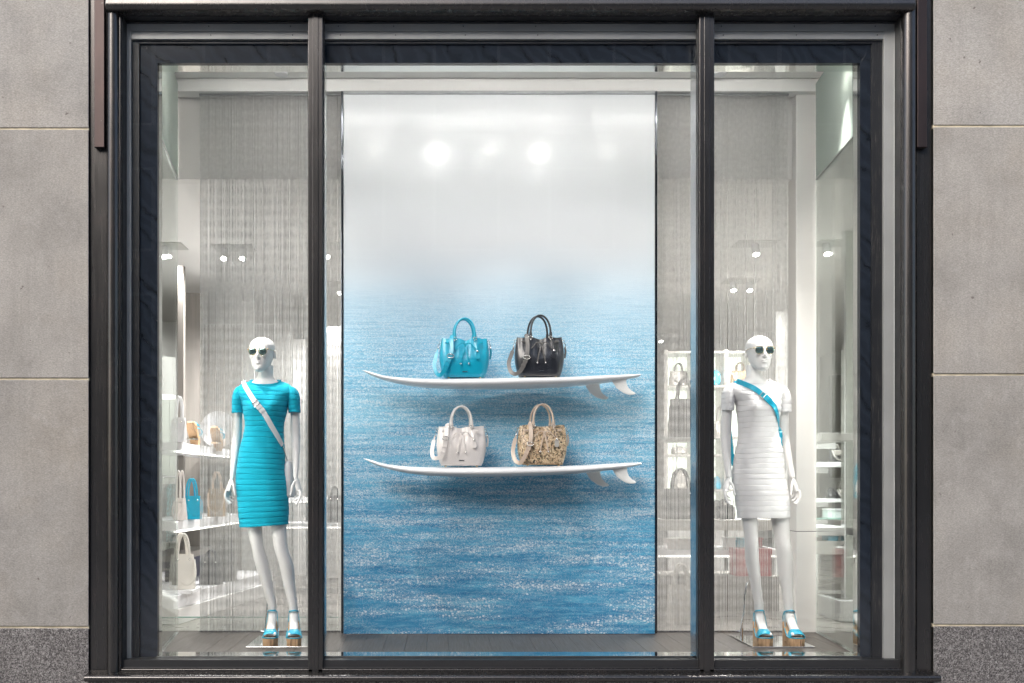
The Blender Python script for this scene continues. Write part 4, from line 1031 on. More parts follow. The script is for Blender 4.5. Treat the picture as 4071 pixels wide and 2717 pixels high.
    m.rings(rs).build('bag_body', M[cfg['bag_m']], bg, smooth=50)
    MB().rings([ellring(bx, byy, bz_ + zz, w_, dp, 3.0, n=32) for zz, w_, dp in ((-.122, .031, .088), (-.105, .0365, .098), (-.098, .0365, .098))]).build('bag_base', M[cfg['strap_m']], bg, smooth=50)
    e0 = full[-1] + F
    MB().tube([e0, (e0 + Vector((bx, byy - .07, bz_ + .105))) / 2, (bx, byy - .07, bz_ + .095)], .0035, 8).build('strap_clip', M['silver'], bg, smooth=60)
    if cfg.get('back_strap'):
        MB().ribbon([Vector((lx(a), yy, lz(b_))) + F for a, b_, yy in cfg['back_strap']], cfg['strap_w'], .004, (-.6, -1, 0)).build('back_strap', SM, bg)
    return root
def thing_part(name, m, mat, root, sm): return m.build(name, mat, root, smooth=sm)

def armrows(rows): return rows
# torso rows: photo y, left, right, half depth, centre y, front drop, tilt ; measured on the photograph
mannequin(dict(px0=1050, label='white bald mannequin in turquoise dress, mirrored sunglasses and wedge sandals', dress='knit_teal', tier=21.0, bust=1622, yaw=R(-5), head=(1043, 1484), toes=1,
    torso=[(1513, 1000, 1108, .060, .008, .034, 0), (1519, 981, 1127, .069, .008, .030, 0), (1527, 961, 1147, .079, .006, .022, 0), (1538, 948, 1160, .088, .006, .014, 0), (1552, 945, 1165, .095, .004, .010, -.01), (1572, 948, 1160, .102, .0, .0, -.02), (1600, 962, 1148, .104, -.004, 0, -.02),
           (1640, 970, 1139, .104, -.006, 0, -.02), (1690, 976.5, 1127, .094, -.006, 0, -.02), (1735, 970, 1127, .093, -.004, 0, -.03), (1777, 957.5, 1130, .098, .0, 0, -.04), (1861, 943, 1133, .110, .008, 0, -.04), (1912, 937.5, 1141, .114, .012, 0, -.01), (1987, 945, 1144, .112, .008, 0, .03), (2044, 950, 1145.5, .106, .004, 0, .05), (2091, 955, 1144, .100, .002, 0, .065)],
    sleeves=[[(1533, 968, 4, .012), (1538, 961, 16, .036), (1547, 956, 22, .048), (1563, 952, 25.5, .055), (1585, 949, 26.5, .056), (1612, 947, 25, .052), (1643, 946, 24.5, .049)],
             [(1535, 1146, 4, .012), (1540, 1153, 16, .036), (1549, 1158, 22, .048), (1565, 1163, 25.5, .055), (1587, 1167, 26, .056), (1613, 1169, 24.5, .052), (1641, 1170.5, 23.5, .049)]],
    arms=[dict(side=-1, rows=[(1553, 958, 10, .004), (1570, 952, 18, .004), (1600, 947, 19, .006), (1643, 943.7, 17.8, .012), (1700, 941, 18.2, .022), (1735, 939, 18.6, .024), (1790, 934, 17, .010), (1850, 930, 12.5, -.012), (1898, 927.5, 9.4, -.030)]),
          dict(side=1, rows=[(1555, 1157, 10, .004), (1572, 1163, 18, .004), (1600, 1168, 19, .006), (1641, 1172, 18, .012), (1700, 1172, 19, .022), (1735, 1174, 18.6, .024), (1790, 1175.5, 16.5, .010), (1850, 1178, 12.8, -.012), (1898, 1178.5, 9.6, -.030)])],
    legs=[dict(side=-1, yaw=R(5), rows=[(1960, 948, 1044, .080, .004), (2060, 972, 1044, .056, .000), (2100, 981, 1042, .050, -.004), (2140, 992, 1045, .046, -.006), (2176, 1001, 1050, .045, -.006), (2229, 1009, 1065, .048, .010), (2270, 1020, 1073, .046, .022), (2312, 1032.5, 1079.5, .040, .030), (2360, 1046, 1087, .033, .038), (2411, 1060, 1095, .028, .045), (2428, 1062, 1094, .026, .047)]),
          dict(side=1, yaw=R(9), rows=[(1960, 1042, 1140, .080, .004), (2060, 1070, 1141, .056, .000), (2087, 1076, 1139, .050, -.004), (2130, 1082, 1140, .046, -.006), (2180, 1090.5, 1145, .045, -.006), (2246, 1109, 1165, .048, .012), (2280, 1115, 1169, .045, .022), (2312, 1120.5, 1170, .040, .028), (2360, 1132, 1174, .033, .034), (2416, 1145, 1180, .028, .038), (2434, 1148, 1180, .026, .040)])],
    neck=[(1452, 1054, 30, 0.046, 0.026), (1484, 1054, 30, 0.046, 0.022), (1498, 1054, 32, 0.050, 0.018), (1507, 1054, 39, 0.053, 0.014), (1516, 1054, 50, 0.056, 0.012), (1527, 1054, 62, 0.058, 0.012), (1541, 1054, 80, 0.060, 0.012), (1556, 1054, 88, 0.060, 0.012)],
    plate=(X(977, .37), X(1226, .37)), rod=[(1060, 2330, .66), (1052, 2400, .68), (1043, 2470, .70), (1040, 2520, .70)],
    strap=[(975, 1529), (1008, 1576), (1034, 1612), (1062, 1646), (1091, 1700), (1112, 1738), (1127, 1772)], strap_w=.031, strap_m='white_leather', buckle_i=2, bag=(1143, 1898, .075), bag_m='white_leather',
    bag_label='white crossbody bag worn over the turquoise dress'))
mannequin(dict(px0=3025, label='white bald mannequin in white ribbed dress, mirrored sunglasses and wedge sandals', dress='knit_white', tier=21.0, amp=.0018, bust=1620, yaw=R(0), head=(3016, 1481), toes=1, hs=1.02,
    torso=[(1510, 2948, 3058, .060, .008, .030, 0), (1516, 2929, 3077, .069, .008, .027, 0), (1524, 2909, 3097, .079, .006, .021, 0), (1535, 2897, 3112, .088, .006, .014, 0), (1549, 2894, 3114, .095, .004, .010, 0), (1570, 2902, 3110, .102, .0, .0, .01), (1600, 2924, 3103, .104, -.004, 0, .01),
           (1640, 2930, 3098, .104, -.006, 0, .01), (1690, 2936, 3092, .094, -.006, 0, .02), (1729, 2938, 3091, .092, -.004, 0, .03), (1786, 2927.5, 3108, .099, .0, 0, .03), (1843, 2919, 3115, .108, .008, 0, .02), (1901, 2914, 3121, .114, .012, 0, .01), (1958, 2923, 3132, .112, .008, 0, .005), (2010, 2930, 3137, .106, .004, 0, .008), (2059, 2935, 3138, .100, .002, 0, .01)],
    sleeves=[[(1529, 2914, 4, .012), (1534, 2909, 16, .036), (1543, 2904, 22, .048), (1559, 2899, 26, .055), (1584, 2896, 26.5, .056), (1608, 2894.5, 25, .052), (1632, 2894.5, 24.5, .049)],
             [(1532, 3096, 4, .012), (1537, 3103, 16, .036), (1546, 3108, 22, .048), (1562, 3113, 25.5, .055), (1586, 3118, 26, .056), (1612, 3120, 25, .052), (1639, 3121, 24.5, .049)]],
    arms=[dict(side=-1, rows=[(1551, 2905, 10, .004), (1568, 2900, 18, .004), (1600, 2896, 19, .006), (1640, 2893, 20, .012), (1700, 2891, 21, .022), (1735, 2890, 20, .024), (1790, 2889, 18, .010), (1850, 2890, 14, -.012), (1898, 2891, 11, -.030)]),
          dict(side=1, rows=[(1553, 3108, 10, .004), (1570, 3113, 18, .004), (1600, 3117, 19, .006), (1640, 3119, 20, .012), (1700, 3119, 20.5, .022), (1735, 3123, 20, .024), (1790, 3130, 17, .010), (1850, 3138, 13, -.012), (1898, 3143, 11.5, -.030)])],
    legs=[dict(side=-1, yaw=R(-6), rows=[(1950, 2920, 3018, .080, .004), (2040, 2944, 3012, .056, .000), (2080, 2952, 3009, .050, -.004), (2130, 2958, 3010, .046, -.006), (2173, 2962, 3012.5, .045, -.006), (2217, 2964.5, 3018, .048, .010), (2265, 2975, 3024, .045, .022), (2321, 2990, 3031, .038, .030), (2370, 3000, 3038, .031, .038), (2412, 3008, 3045, .028, .044), (2428, 3010, 3046, .026, .047)]),
          dict(side=1, yaw=R(-4), rows=[(1950, 3028, 3134, .080, .004), (2040, 3060, 3136, .056, .000), (2080, 3068, 3136, .052, -.004), (2130, 3077, 3138, .047, -.006), (2176, 3084, 3143, .046, -.006), (2225, 3091, 3155, .049, .012), (2275, 3100, 3158, .046, .022), (2338, 3114, 3159, .037, .030), (2380, 3121, 3162, .031, .034), (2424, 3127, 3165, .028, .038), (2438, 3128, 3165, .026, .040)])],
    neck=[(1450, 3003, 32, 0.046, 0.026), (1482, 3003, 32, 0.046, 0.022), (1496, 3003, 34, 0.050, 0.018), (1505, 3003, 41, 0.053, 0.014), (1514, 3003, 50, 0.056, 0.012), (1525, 3003, 62, 0.058, 0.012), (1539, 3003, 80, 0.060, 0.012), (1554, 3003, 88, 0.060, 0.012)],
    plate=(X(2993, .37), X(3242, .37)), rod=[(2990, 2320, .66), (2984, 2370, .68), (2982, 2450, .70), (2974, 2500, .70), (2974, 2530, .70)],
    strap=[(2930, 1524), (2973, 1548), (3009, 1577), (3034, 1604), (3055, 1630), (3075, 1667), (3088, 1700), (3095, 1740), (3101, 1775)], strap_w=.030, strap_m='teal_leather', buckle_i=2, bag=(3100, 1905, .095), bag_m='teal_leather',
    back_strap=[(2912, 1560, .13), (2918, 1640, .135), (2924, 1720, .125), (2930, 1800, .12), (2942, 1850, .12)],
    bag_label='teal crossbody bag worn over the white dress'))
# ------------------------------------------------------------------ the store behind the chain curtains
SD = 12.7
SXL, SXR = X(640, 1.2) - 2.4, X(3400, 1.2) + 3.2
def st(name, m, mat, bev=0): return tag(m.build(name, mat, bevel=bev), kind='structure')
st('store_floor', MB().box(SXL, SXR, 1.081, SD, -.06, -.002), M['store_floor'])
st('store_ceiling', MB().box(SXL, SXR, 1.18, SD, ZS, ZS + .1), M['ceil'])
st('bulkhead_wall', MB().box(SXL, SXR, 1.075, 1.179, ZS, ZC + .08), M['white_wall'])
st('store_back_wall', MB().box(SXL, SXR, SD, SD + .1, -.06, ZS + .1), M['grey_wall'])
st('store_side_wall', MB().box(SXL - .1, SXL, 1.09, SD, -.06, ZS + .1), M['white_wall'])
st('store_side_wall', MB().box(SXR, SXR + .1, 1.09, SD, -.06, ZS + .1), M['white_wall'])
for sx in (-1, 1):                                     # closing walls between bay and store sides
    a, b = (SXL, XL - .06) if sx < 0 else (XR + .06, SXR)
    st('store_front_wall', MB().box(a, b, .96, 1.074, -.06, ZC + .08), M['white_wall'])

def lamp(px, py, label, n=2, power=60, glow=True):
    d = FPX * (ZS - CZ) / (VY - py) - CD; x = X(px, d)
    t = thing('recessed_spotlight', label, 'spotlight', (x, d, ZS), 'spotlights in the store ceiling')
    MB().box(x - .17, x + .17, d - .12, d + .12, ZS - .008, ZS - .001).build('plate', M['grey_wall'], t, bevel=.002)
    for k in range(n):
        xx = x + (k - (n - 1) / 2) * .16
        MB().tube([(xx, d, ZS - .008), (xx, d - .01, ZS - .05), (xx, d - .03, ZS - .10)], [.028, .031, .032], 18).build('head', M['white_gloss'], t, smooth=40)
        MB().tube([(xx, d - .0305, ZS - .1005), (xx, d - .0325, ZS - .106)], [.024, .024], 18).build('lens', M['store_glow'], t)
    l = bpy.data.lights.new('store_light', 'SPOT'); l.energy = power; l.shadow_soft_size = .06; l.color = (1, .98, .95); l.spot_size = R(150); l.spot_blend = .8
    lo = bpy.data.objects.new('store_light', l); COL.objects.link(lo); lo.parent = t
    lo.location = (0, -.05, -.13)
for px, py, lb, p in (
    (655, 978, 'store spotlight seen above the left glass screen', 70), (930, 985, 'twin store spotlight behind the chain curtain left of the mannequin head', 70), (1302, 978, 'bright store spotlight beside the left mullion', 70),
    (1322, 1128, 'farther store spotlight between left mullion and mural', 60), (3002, 968, 'store spotlight above the head in sunglasses at right', 70), (2945, 1118, 'farther store spotlight behind the right chain curtain', 60),
    (3322, 966, 'bright store spotlight seen through the right glass screen', 70), (2626, 1330, 'farthest store spotlight beside the right edge of the mural', 60)):
    lamp(px, py, lb, 1 if px in (1302, 655, 2626, 3002) else 2, p * (1.15 if px < 1000 else 3.6 if px > 3200 else 2.7))

# --- left: wall shelving running back into the shop
def shelfboard(px0, py0, d0, px1, d1, th_px, depth, label, mat='white_gloss', name='wall_shelf', lip=True):
    """a board whose front edge runs from (px0, d0) back to (px1, d1), its underside at photo height py0 at the near end"""
    xa, xb = X(px0, d0), X(px1, d1); z0 = Z(py0, d0); th = th_px / S(d0)
    v = Vector((xb - xa, d1 - d0, 0)); nrm = Vector((-v.y, v.x, 0)).normalized() * depth
    A = [Vector((xa, d0, 0)), Vector((xb, d1, 0)), Vector((xb, d1, 0)) + nrm, Vector((xa, d0, 0)) + nrm]
    t = thing(name, label, 'shelf', tuple((A[0] + A[2]) / 2 + Vector((0, 0, z0))))
    MB().hull2([(p.x, p.y, z0) for p in A], [(p.x, p.y, z0 + th) for p in A]).build('board', M[mat], t, bevel=.003)
    if lip:
        B = [p for p in A]; e = nrm.normalized() * -.004
        MB().hull2([(p.x + e.x, p.y + e.y, z0 - .012) for p in (A[0], A[1], A[1] + nrm * .05, A[0] + nrm * .05)], [(p.x + e.x, p.y + e.y, z0 - .001) for p in (A[0], A[1], A[1] + nrm * .05, A[0] + nrm * .05)]).build('front_light_strip', M['shade_glow'], t)
    return t, z0 + th, A
# tall back panels
def panel(px0, px1, py0, py1, d, mat, label, name='partition', cat='partition', edge=True, dep=.06):
    t = thing(name, label, cat, (X((px0 + px1) / 2, d), d, Z(py1, d)))
    MB().box(X(px0, d), X(px1, d), d, d + dep, Z(py1, d), Z(py0, d)).build('face', M[mat], t, bevel=.003)
    if edge: MB().box(X(px0, d) - .012, X(px0, d) - .001, d - .004, d + dep, Z(py1, d), Z(py0, d)).build('edge_trim', M['chrome'], t)
    return t
panel(733, 800, 1165, 2440, 4.0, 'taupe', 'dark taupe fluted panel behind the sandals at left')
panel(704, 730, 1056, 2440, 2.9, 'taupe', 'narrow grey panel beside the left glass screen')
panel(802, 960, 1290, 2400, 4.3, 'taupe', 'wide taupe panel behind the left chain curtain')
panel(962, 1010, 1200, 2380, 4.8, 'grey_wall', 'pale upright panel left of the turquoise sleeve')
panel(1012, 1160, 1290, 2380, 5.0, 'mid_grey', 'mid grey panel behind the head of the left mannequin')
panel(1165, 1215, 1350, 2300, 5.2, 'white_wall', 'white upright panel just left of the left mullion')
panel(1288, 1362, 1300, 2300, 4.6, 'mid_grey', 'grey panel between the left mullion and the mural')
t1, z1, _ = shelfboard(700, 1792, 1.75, 1010, 4.2, 34, .42, 'upper white wall shelf holding the display sandals')
t2, z2, _ = shelfboard(700, 2112, 1.60, 985, 3.6, 40, .42, 'middle white wall shelf holding the teal tote')
t3, z3, _ = shelfboard(690, 2424, 1.35, 1085, 3.4, 52, .50, 'low white display platform at left with the ivory tote', lip=False)
MB().hull2([(X(690, 1.35) + .03, 1.37, 0), (X(1085, 3.4) + .03, 3.38, 0), (X(1085, 3.4) - .3, 3.38, 0), (X(690, 1.35) - .35, 1.37, 0)],
           [(X(690, 1.35) + .03, 1.37, Z(2424, 1.35) - .002), (X(1085, 3.4) + .03, 3.38, Z(2424, 1.35) - .002), (X(1085, 3.4) - .3, 3.38, Z(2424, 1.35) - .002), (X(690, 1.35) - .35, 1.37, Z(2424, 1.35) - .002)]).build('plinth', M['white_wall'], t3)

def tote(px, zb, d, w, h, dep, mat, label, strapm=None, rot=0.0, hh=.13, name='tote_bag', flap=False, cat='handbag', hr=.007):
    x = X(px, d); root = thing(name, label, cat, (x, d, zb)); LOC[root.name] = (0, 0, 0)
    rs = []
    for k in range(9):
        u = k / 8; rs.append(ellring(0, 0, h * u, w / 2 * (1 - .10 * u + .05 * math.sin(math.pi * u)), dep / 2 * (1 - .5 * u), 4.0, n=36))
    rs.append(ellring(0, 0, h * .93, w / 2 * .86, dep / 2 * .42, 4.0, n=36))
    MB().rings(rs).build('bag_body', M[mat], root, smooth=50)
    hm = M[strapm or mat]
    for s_ in (-1, 1):
        P = [(-w * .24 * math.cos(a), s_ * dep * .22, h * .98 + hh * math.sin(a) ** .75 - .03 * (1 - math.sin(a))) for a in np.linspace(0, math.pi, 17)]
        hd = MB().tube(P, hr, 8).build('handle', hm, root, smooth=60)
        for q in (P[0], P[-1]): MB().ball((q[0], q[1] + s_ * .006, q[2]), (.008, .006, .008)).build('handle_ring', M['silver'], hd, smooth=60)
    if flap: MB().box(-w * .38, w * .38, -dep * .5 - .004, -dep * .30, h * .45, h * .86).build('flap', hm, root, bevel=.01)
    MB().ribbon(smoothpath([(-w * .46, -dep * .2, h * .85), (-w * .35, -dep * .62, h * .35), (w * .05, -dep * .66, h * .12), (w * .40, -dep * .6, h * .35), (w * .46, -dep * .2, h * .85)], 5), .012, .003, (0, -1, 0)).build('shoulder_strap', hm, root)
    root.rotation_euler = (0, 0, rot); return root
def size(wpx, d): return wpx / S(d)
tote(762, z2 + .002, 1.95, size(74, 1.95), size(92, 1.95), .14, 'teal_leather', 'teal tote bag on the middle shelf beside the chain curtain', rot=R(30), hh=.13)
tote(717, z2 + .002, 1.72, size(42, 1.7), size(88, 1.7), .10, 'cream_leather', 'cream shoulder bag left of the teal tote', hh=.20, rot=R(-20))
tote(725, z3 + .03, 1.60, size(95, 1.6), size(135, 1.6), .16, 'ivory', 'ivory leather tote on the low platform at left', rot=R(28), hh=.15, hr=.010)
tote(712, z1 + .002, 1.85, size(54, 1.85), size(98, 1.85), .12, 'white_leather', 'white rounded bag on the upper shelf by the glass screen', hh=.16)
t = thing('display_riser', 'small white riser under the ivory tote', 'riser', (X(725, 1.6), 1.6, z3))
MB().box(X(660, 1.6), X(782, 1.6), 1.48, 1.76, z3 + .001, z3 + .028).build('block', M['white_gloss'], t, bevel=.003)
tote(840, z3 + .002, 2.2, size(88, 2.2), size(105, 2.2), .12, 'black_leather', 'small dark bag behind the chain curtain on the low platform', hh=.06)
tote(900, z3 + .002, 2.5, size(78, 2.5), size(150, 2.5), .14, 'grey_leather', 'grey studded backpack behind the chain curtain at left', hh=.07, flap=True)
tote(862, z2 + .002, 2.6, size(70, 2.6), size(110, 2.6), .12, 'tan_leather', 'tan bag behind the chain curtain next to the teal tote', hh=.14, strapm='beige_leather')
tote(1145, Z(1990, 3.8), 3.8, size(60, 3.8), size(80, 3.8), .12, 'black_leather', 'black bag seen between right hand of left mannequin and mullion', hh=.08)
tote(1330, Z(2080, 3.4), 3.4, size(56, 3.4), size(110, 3.4), .12, 'black_leather', 'black bag on the shelf between left mullion and mural', hh=.08)
shelfboard(1090, 1994, 3.65, 1362, 3.66, 14, .35, 'white shelf behind the left mullion')
shelfboard(1100, 2096, 3.25, 1362, 3.26, 16, .35, 'lower white shelf behind the left mullion')
def wall_sandal(px, zb, d, label):
    x = X(px, d); root = thing('display_sandal', label, 'sandal', (x, d, zb)); LOC[root.name] = (0, 0, 0)
    T = Matrix.Translation((0, 0, .05)) @ Matrix.Rotation(R(-52), 4, 'X') @ Matrix.Translation((0, .02, 0))
    m = MB(); rs = []
    for k in range(17):
        u = k / 16; y = -.12 + .24 * u; w = .042 * (1 - .3 * u) * (1 if u > .08 else .7); zt = .03 + .06 * max(0, u - .3) / .7
        rs.append([(-w, y, 0), (w, y, 0), (w, y, zt), (-w, y, zt)])
    m.rings(rs); m.xform(T); so_ = m.build('sole', M['raffia'], root, bevel=.003)
    a = MB(); a.ribbon([T @ Vector((.043 * math.cos(q), -.075, .03 + .045 * math.sin(q))) for q in np.linspace(0, math.pi, 15)], .035, .003, tuple(T.to_3x3() @ Vector((0, -.3, 1)))); a.build('toe_band', M['teal_leather'], root)
    a = MB(); a.tube([T @ Vector((.032 * math.cos(q), .075 + .035 * math.sin(q), .16)) for q in np.linspace(0, 2 * math.pi, 20, endpoint=False)], .004, 6, closed=True); a.build('ankle_strap', M['teal_leather'], root)
    MB().box(-.035, .035, -.02, .05, .0, .012).build('stand_foot', M['chrome'], root); MB().cyl((0, .03, .01), (0, .03, .08), .005).build('stand_post', M['chrome'], root)
wall_sandal(765, z1 + .04, 2.3, 'tilted teal sandal with raffia sole on the upper shelf'); wall_sandal(858, z1 + .03, 2.75, 'tilted teal sandal behind the chain curtain on the upper shelf')
t = thing('acrylic_disc', 'round clear acrylic disc standing behind the sandals', 'disc', (X(870, 3.0), 3.0, z1))
MB().cyl((X(868, 2.95), 2.95, z1 + .16), (X(868, 2.95), 2.965, z1 + .16), .155, n=40).build('disc', M['white_gloss'], t, smooth=40)
MB().box(X(868, 2.95) - .05, X(868, 2.95) + .05, 2.93, 2.99, z1 - .0, z1 + .012).build('foot', M['chrome'], t)

# --- seen through the left glass screen
t = thing('drum_pendant', 'large grey drum lamp hanging beyond the left glass screen', 'lamp', (X(668, 3.2), 3.2, Z(1590, 3.2)))
cx_, r_ = X(642, 3.2), .135
MB().rings([[(cx_ + r_ * math.cos(a), 3.2 + r_ * math.sin(a), zz) for a in np.linspace(0, 2 * math.pi, 36, endpoint=False)] for zz in (Z(1572, 3.2), Z(1425, 3.2))]).build('drum_shade', M['mid_grey'], t, smooth=40)
MB().cyl((cx_, 3.2, Z(1584, 3.2)), (cx_, 3.2, Z(1573, 3.2)), r_ * .98, n=36).build('diffuser', M['shade_glow'], t, smooth=40)
MB().cyl((cx_, 3.2, Z(1425, 3.2)), (cx_, 3.2, ZS), .01).build('stem', M['chrome'], t)
t = thing('tall_cabinet', 'pale sage cabinet wall beyond the left glass screen', 'cabinet', (X(660, 3.9), 3.9, 0))
for a, b in ((560, 621), (622, 673), (674, 703)):
    for c, e in ((1580, 1760), (1764, 2280)): MB().box(X(a, 3.9) + .002, X(b, 3.9) - .002, 3.9, 3.96, Z(e, 3.9), Z(c, 3.9)).build('door', M['sage'], t, bevel=.003)
MB().box(X(560, 3.9), X(704, 3.9), 3.962, 4.3, 0, Z(1570, 3.9)).build('carcass', M['sage'], t)
t = thing('clothes_rail', 'chrome clothes rail beyond the left glass screen', 'clothes rail', (X(660, 3.0), 3.0, Z(2200, 3.0)))
MB().tube([(X(600, 3.0), 3.0, Z(1896, 3.0)), (X(703, 3.0), 3.0, Z(1896, 3.0))], .011, 10).build('rail', M['chrome'], t)
for px in (602, 701): MB().tube([(X(px, 3.0), 3.0, Z(1896, 3.0)), (X(px, 3.0), 3.0, Z(2190, 3.0))], .010, 10).build('post', M['chrome'], t)
for px, mt, lb in ((640, 'white_leather', 'white garment on the clothes rail'), (656, 'stone_leather', 'beige garment on the clothes rail'), (672, 'mid_grey', 'grey garment on the clothes rail'), (689, 'pattern_teal', 'teal printed dress at the end of the clothes rail')):
    x = X(px, 3.0); g_ = thing('hanging_garment', lb, 'garment', (x, 3.0, Z(2160, 3.0)), 'garments on the rail')
    MB().rings([[(x + w * math.cos(a) * (1 + .18 * math.sin(5 * a + px)), 3.0 + dd * math.sin(a), Z(py, 3.0)) for a in np.linspace(0, 2 * math.pi, 28, endpoint=False)] for py, w, dd in ((2150, .020, .21), (2060, .019, .20), (1980, .017, .19), (1940, .016, .20), (1925, .010, .10))]).build('cloth', M[mt], g_, smooth=60)
    MB().tube(smoothpath([(x, 3.0, Z(1926, 3.0)), (x, 3.0, Z(1905, 3.0)), (x, 3.012, Z(1893, 3.0)), (x, 3.0, Z(1888, 3.0))], 4), .003, 6).build('hanger_hook', M['chrome'], g_)
t = thing('store_bench', 'taupe bench top with a navy striped reflection painted on its front beyond the left glass screen', 'bench', (X(650, 2.2), 2.2, 0))
MB().box(X(560, 2.2), X(703, 2.2), 2.2, 3.4, Z(2210, 2.2) - .05, Z(2210, 2.2)).build('top', M['taupe'], t, bevel=.004)
MB().box(X(562, 2.2), X(701, 2.2), 2.24, 3.35, 0, Z(2210, 2.2) - .052).build('front', M['navy'], t)  # navy front and its stripes imitate a street reflection in the glass
for k in range(5): MB().box(X(562, 2.2), X(701, 2.2), 2.232, 2.2385, Z(2270 + k * 36, 2.2), Z(2262 + k * 36, 2.2)).build('reflected_stripe', M['taupe'], t)

# --- right: backlit niches with bags behind the chain curtain
ND = 4.6
t = thing('lit_shelving', 'backlit white shelving with bags behind the right chain curtain', 'shelving', (X(2820, ND), ND, 0))
for a, b in ((2657, 2765), (2768, 2884), (2888, 2985)):
    for c, e in ((1405, 1532), (1542, 1735), (1742, 1808), (1815, 1946), (1955, 2062)):
        MB().box(X(a, ND), X(b, ND), ND + .30, ND + .32, Z(e, ND), Z(c, ND)).build('lit_back_panel', M['niche_glow'], t)
for c in (1400, 1537, 1739, 1811, 1950, 2066):
    MB().box(X(2640, ND), X(2998, ND), ND, ND + .325, Z(c + 4, ND), Z(c - 4, ND)).build('shelf_board', M['stone_leather'], t)
for a in (2648, 2766, 2886, 2992):
    MB().box(X(a, ND) - .018, X(a, ND) + .018, ND + .001, ND + .33, 0, Z(1390, ND)).build('upright', M['stone_leather'], t)
MB().box(X(2640, ND), X(2998, ND), ND + .001, ND + .33, 0, Z(2074, ND)).build('base_cabinet', M['mid_grey'], t)
def niche_bag(px, py, w, h, mt, lb, hh=28, d=ND + .12, dep=.10, sm=None):
    tote(px, Z(py, d) + .001, d, size(w, d), size(h, d), dep, mt, lb, strapm=sm, hh=size(hh, d), hr=.006)
niche_bag(2697, 1532, 70, 55, 'stone_leather', 'stone grey tote in the top lit niche beside the mural', 32, sm='grey_leather')
niche_bag(2942, 1532, 72, 56, 'tan_leather', 'tan tote in the top lit niche behind the neck at right', 34)
niche_bag(2845, 1532, 30, 54, 'teal_leather', 'teal box bag in the top lit niche by the right mullion', 6)
niche_bag(2700, 1806, 62, 26, 'stone_leather', 'flat stone clutch in the lit niche beside the mural', 3)
niche_bag(2702, 1946, 62, 68, 'stone_leather', 'grey fringed bag in the lower lit niche beside the mural', 5)
niche_bag(2850, 2060, 40, 60, 'black_leather', 'black bag in the lowest lit niche', 10)
niche_bag(2850, 1946, 24, 45, 'teal_leather', 'small teal pouch in the lit niche by the right mullion', 5)
niche_bag(2860, 1735, 40, 60, 'stone_leather', 'stone shoulder bag hanging in the second lit niche', 60)
# big bags on glass shelves nearer the curtain
for py, lb in ((1752, 'upper glass shelf behind the right chain curtain'), (2110, 'lower brown shelf behind the right chain curtain')):
    t, zt_, _ = shelfboard(2606, py, 1.8, 2778 if py < 2000 else 3100, 1.801, 12 if py < 2000 else 42, .40, lb, 'grey_wall' if py < 2000 else 'stone_leather', lip=False)
tote(2722, Z(1740, 2.0), 2.0, size(125, 2.0), size(152, 2.0), .16, 'grey_leather', 'large grey tote on the upper glass shelf beside the mural', strapm='grey_leather', hh=size(85, 2.0))
tote(2705, Z(2068, 2.0), 2.0, size(140, 2.0), size(125, 2.0), .16, 'grey_leather', 'large charcoal tote on the lower brown shelf beside the mural', strapm='black_leather', hh=size(80, 2.0))
tote(2880, Z(2068, 2.0), 2.0, size(70, 2.0), size(60, 2.0), .14, 'black_leather', 'dark bag on the lower brown shelf under the mannequin hand', hh=.04)
def boxes(px0, px1, py0, py1, d, mat, label, lid=True):
    t = thing('storage_box', label, 'box', (X((px0 + px1) / 2, d), d, Z(py1, d)))
    z0, z1 = Z(py1, d), Z(py0, d); w = X(px1, d) - X(px0, d)
    MB().box(X(px0, d), X(px1, d), d, d + max(.12, w * .7), z0, z0 + (z1 - z0) * .78).build('box_body', M[mat], t, bevel=.003)
    MB().box(X(px0, d) - .004, X(px1, d) + .004, d - .004, d + max(.12, w * .7) + .004, z0 + (z1 - z0) * .78 + .001, z1).build('lid', M[mat], t, bevel=.003)
    return t
shelfboard(2606, 2210, 1.9, 3110, 1.901, 24, .5, 'long white shelf at knee height behind the right chain curtain')
boxes(2655, 2762, 2142, 2184, 2.0, 'cream_leather', 'white box on the knee high shelf beside the mural')
boxes(2890, 2925, 2138, 2182, 2.0, 'white_gloss', 'white box on the knee high shelf left of the teal box')
boxes(2932, 2960, 2138, 2184, 2.0, 'teal_leather', 'teal box on the knee high shelf behind the left shin')
boxes(3010, 3032, 2138, 2184, 2.0, 'red', 'thin red box standing on the knee high shelf')
boxes(2928, 3068, 2182, 2292, 1.70, 'red', 'dusky red box seen between the legs of the right mannequin')
panel(2606, 3100, 2292, 2450, 2.1, 'taupe', 'taupe counter front behind the mannequin legs at right', cat='counter', edge=False, dep=.5)
tote(2708, .0, 1.45, size(110, 1.45), size(150, 1.45), .16, 'stone_leather', 'pale grey tote standing on the floor beside the mural', hh=size(85, 1.45), hr=.010)
panel(2995, 3080, 1320, 2090, 5.4, 'mid_grey', 'grey wall panel behind the right mannequin head')
panel(3082, 3132, 1240, 2300, 4.4, 'grey_wall', 'pale panel between chain curtain edge and pier')

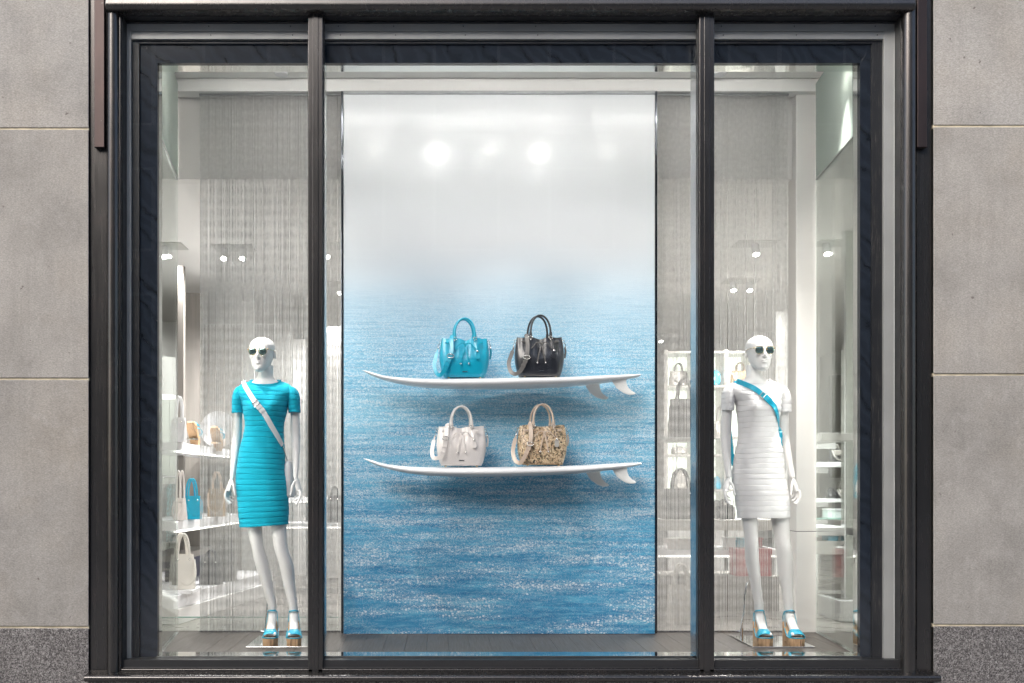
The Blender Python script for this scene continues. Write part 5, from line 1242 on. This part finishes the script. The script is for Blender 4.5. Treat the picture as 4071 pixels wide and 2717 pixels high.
# --- seen through the right glass screen
panel(3306, 3344, 1492, 1900, 8.0, 'taupe', 'dark tall door beyond the right glass screen', 'store_door', 'door')
panel(3362, 3400, 900, 2480, 2.4, 'sage', 'pale sage upright beyond the right glass screen')
def rshelf(px0, px1, py0, py1, d, label, mat='white_gloss', dep=.4):
    t = thing('floating_shelf', label, 'shelf', (X((px0 + px1) / 2, d), d, Z(py1, d)))
    MB().box(X(px0, d), X(px1, d), d, d + dep, Z(py1, d), Z(py0, d)).build('board', M[mat], t, bevel=.003)
    MB().box(X(px0, d), X(px1, d), d + dep - .02, d + dep, Z(py1, d) - .05, Z(py1, d) - .001).build('bracket', M['chrome'], t)
rshelf(3268, 3402, 1722, 1752, 2.1, 'thick white floating shelf at the right glass screen', 'white_wall')
rshelf(3240, 3358, 1838, 1858, 3.4, 'upper white shelf with the black backpack beyond the right glass screen')
rshelf(3240, 3358, 1983, 1998, 3.4, 'white shelf with two small black bags beyond the right glass screen')
rshelf(3240, 3358, 2062, 2067, 3.2, 'thin glass shelf with the white box beyond the right glass screen', 'glass_edge')
tote(3322, Z(1837, 3.5), 3.5, size(40, 3.5), size(54, 3.5), .12, 'black_leather', 'black backpack on the upper shelf beyond the right glass screen', strapm='stone_leather', hh=.03, flap=True)
tote(3303, Z(1982, 3.5), 3.5, size(32, 3.5), size(32, 3.5), .10, 'black_leather', 'small black bag with silver clasp at the left of its shelf', hh=.02, flap=True)
tote(3338, Z(1982, 3.5), 3.5, size(28, 3.5), size(40, 3.5), .10, 'black_leather', 'small black backpack with grey flap right of another', strapm='stone_leather', hh=.06, flap=True)
boxes(3290, 3354, 2024, 2060, 3.3, 'white_gloss', 'white jewellery box on the thin glass shelf')
t = thing('store_table', 'white store table with chrome frame beyond the right glass screen', 'table', (X(3310, 2.4), 2.4, 0))
MB().box(X(3238, 2.4), X(3398, 2.4), 2.4, 3.1, Z(2130, 2.4), Z(2098, 2.4)).build('table_top', M['white_gloss'], t, bevel=.003)
MB().box(X(3240, 2.4), X(3362, 2.4), 2.42, 3.0, Z(2206, 2.4), Z(2152, 2.4)).build('drawer', M['white_wall'], t, bevel=.003)
for px in (3246, 3366): 
    for dd in (2.43, 3.02): MB().box(X(px, 2.4) - .012, X(px, 2.4) + .012, dd, dd + .024, 0, Z(2131, 2.4)).build('leg', M['chrome'], t, bevel=.002)
MB().box(X(3246, 2.4), X(3366, 2.4), 2.43, 2.454, .10, .124).build('stretcher', M['chrome'], t)
boxes(3290, 3332, 2132, 2151, 2.45, 'teal_leather', 'flat teal box under the white store table top')
t = thing('low_plinth', 'low white plinth on the dark floor by the right glass screen', 'plinth', (X(3385, 1.5), 1.5, 0))
MB().box(X(3338, 1.5), X(3440, 1.5), 1.5, 1.9, 0, Z(2390, 1.5)).build('block', M['white_gloss'], t, bevel=.004)
MB().box(X(3350, 1.5), X(3430, 1.5), 1.55, 1.85, Z(2390, 1.5) + .001, Z(2390, 1.5) + .012).build('tray', M['chrome'], t, bevel=.002)
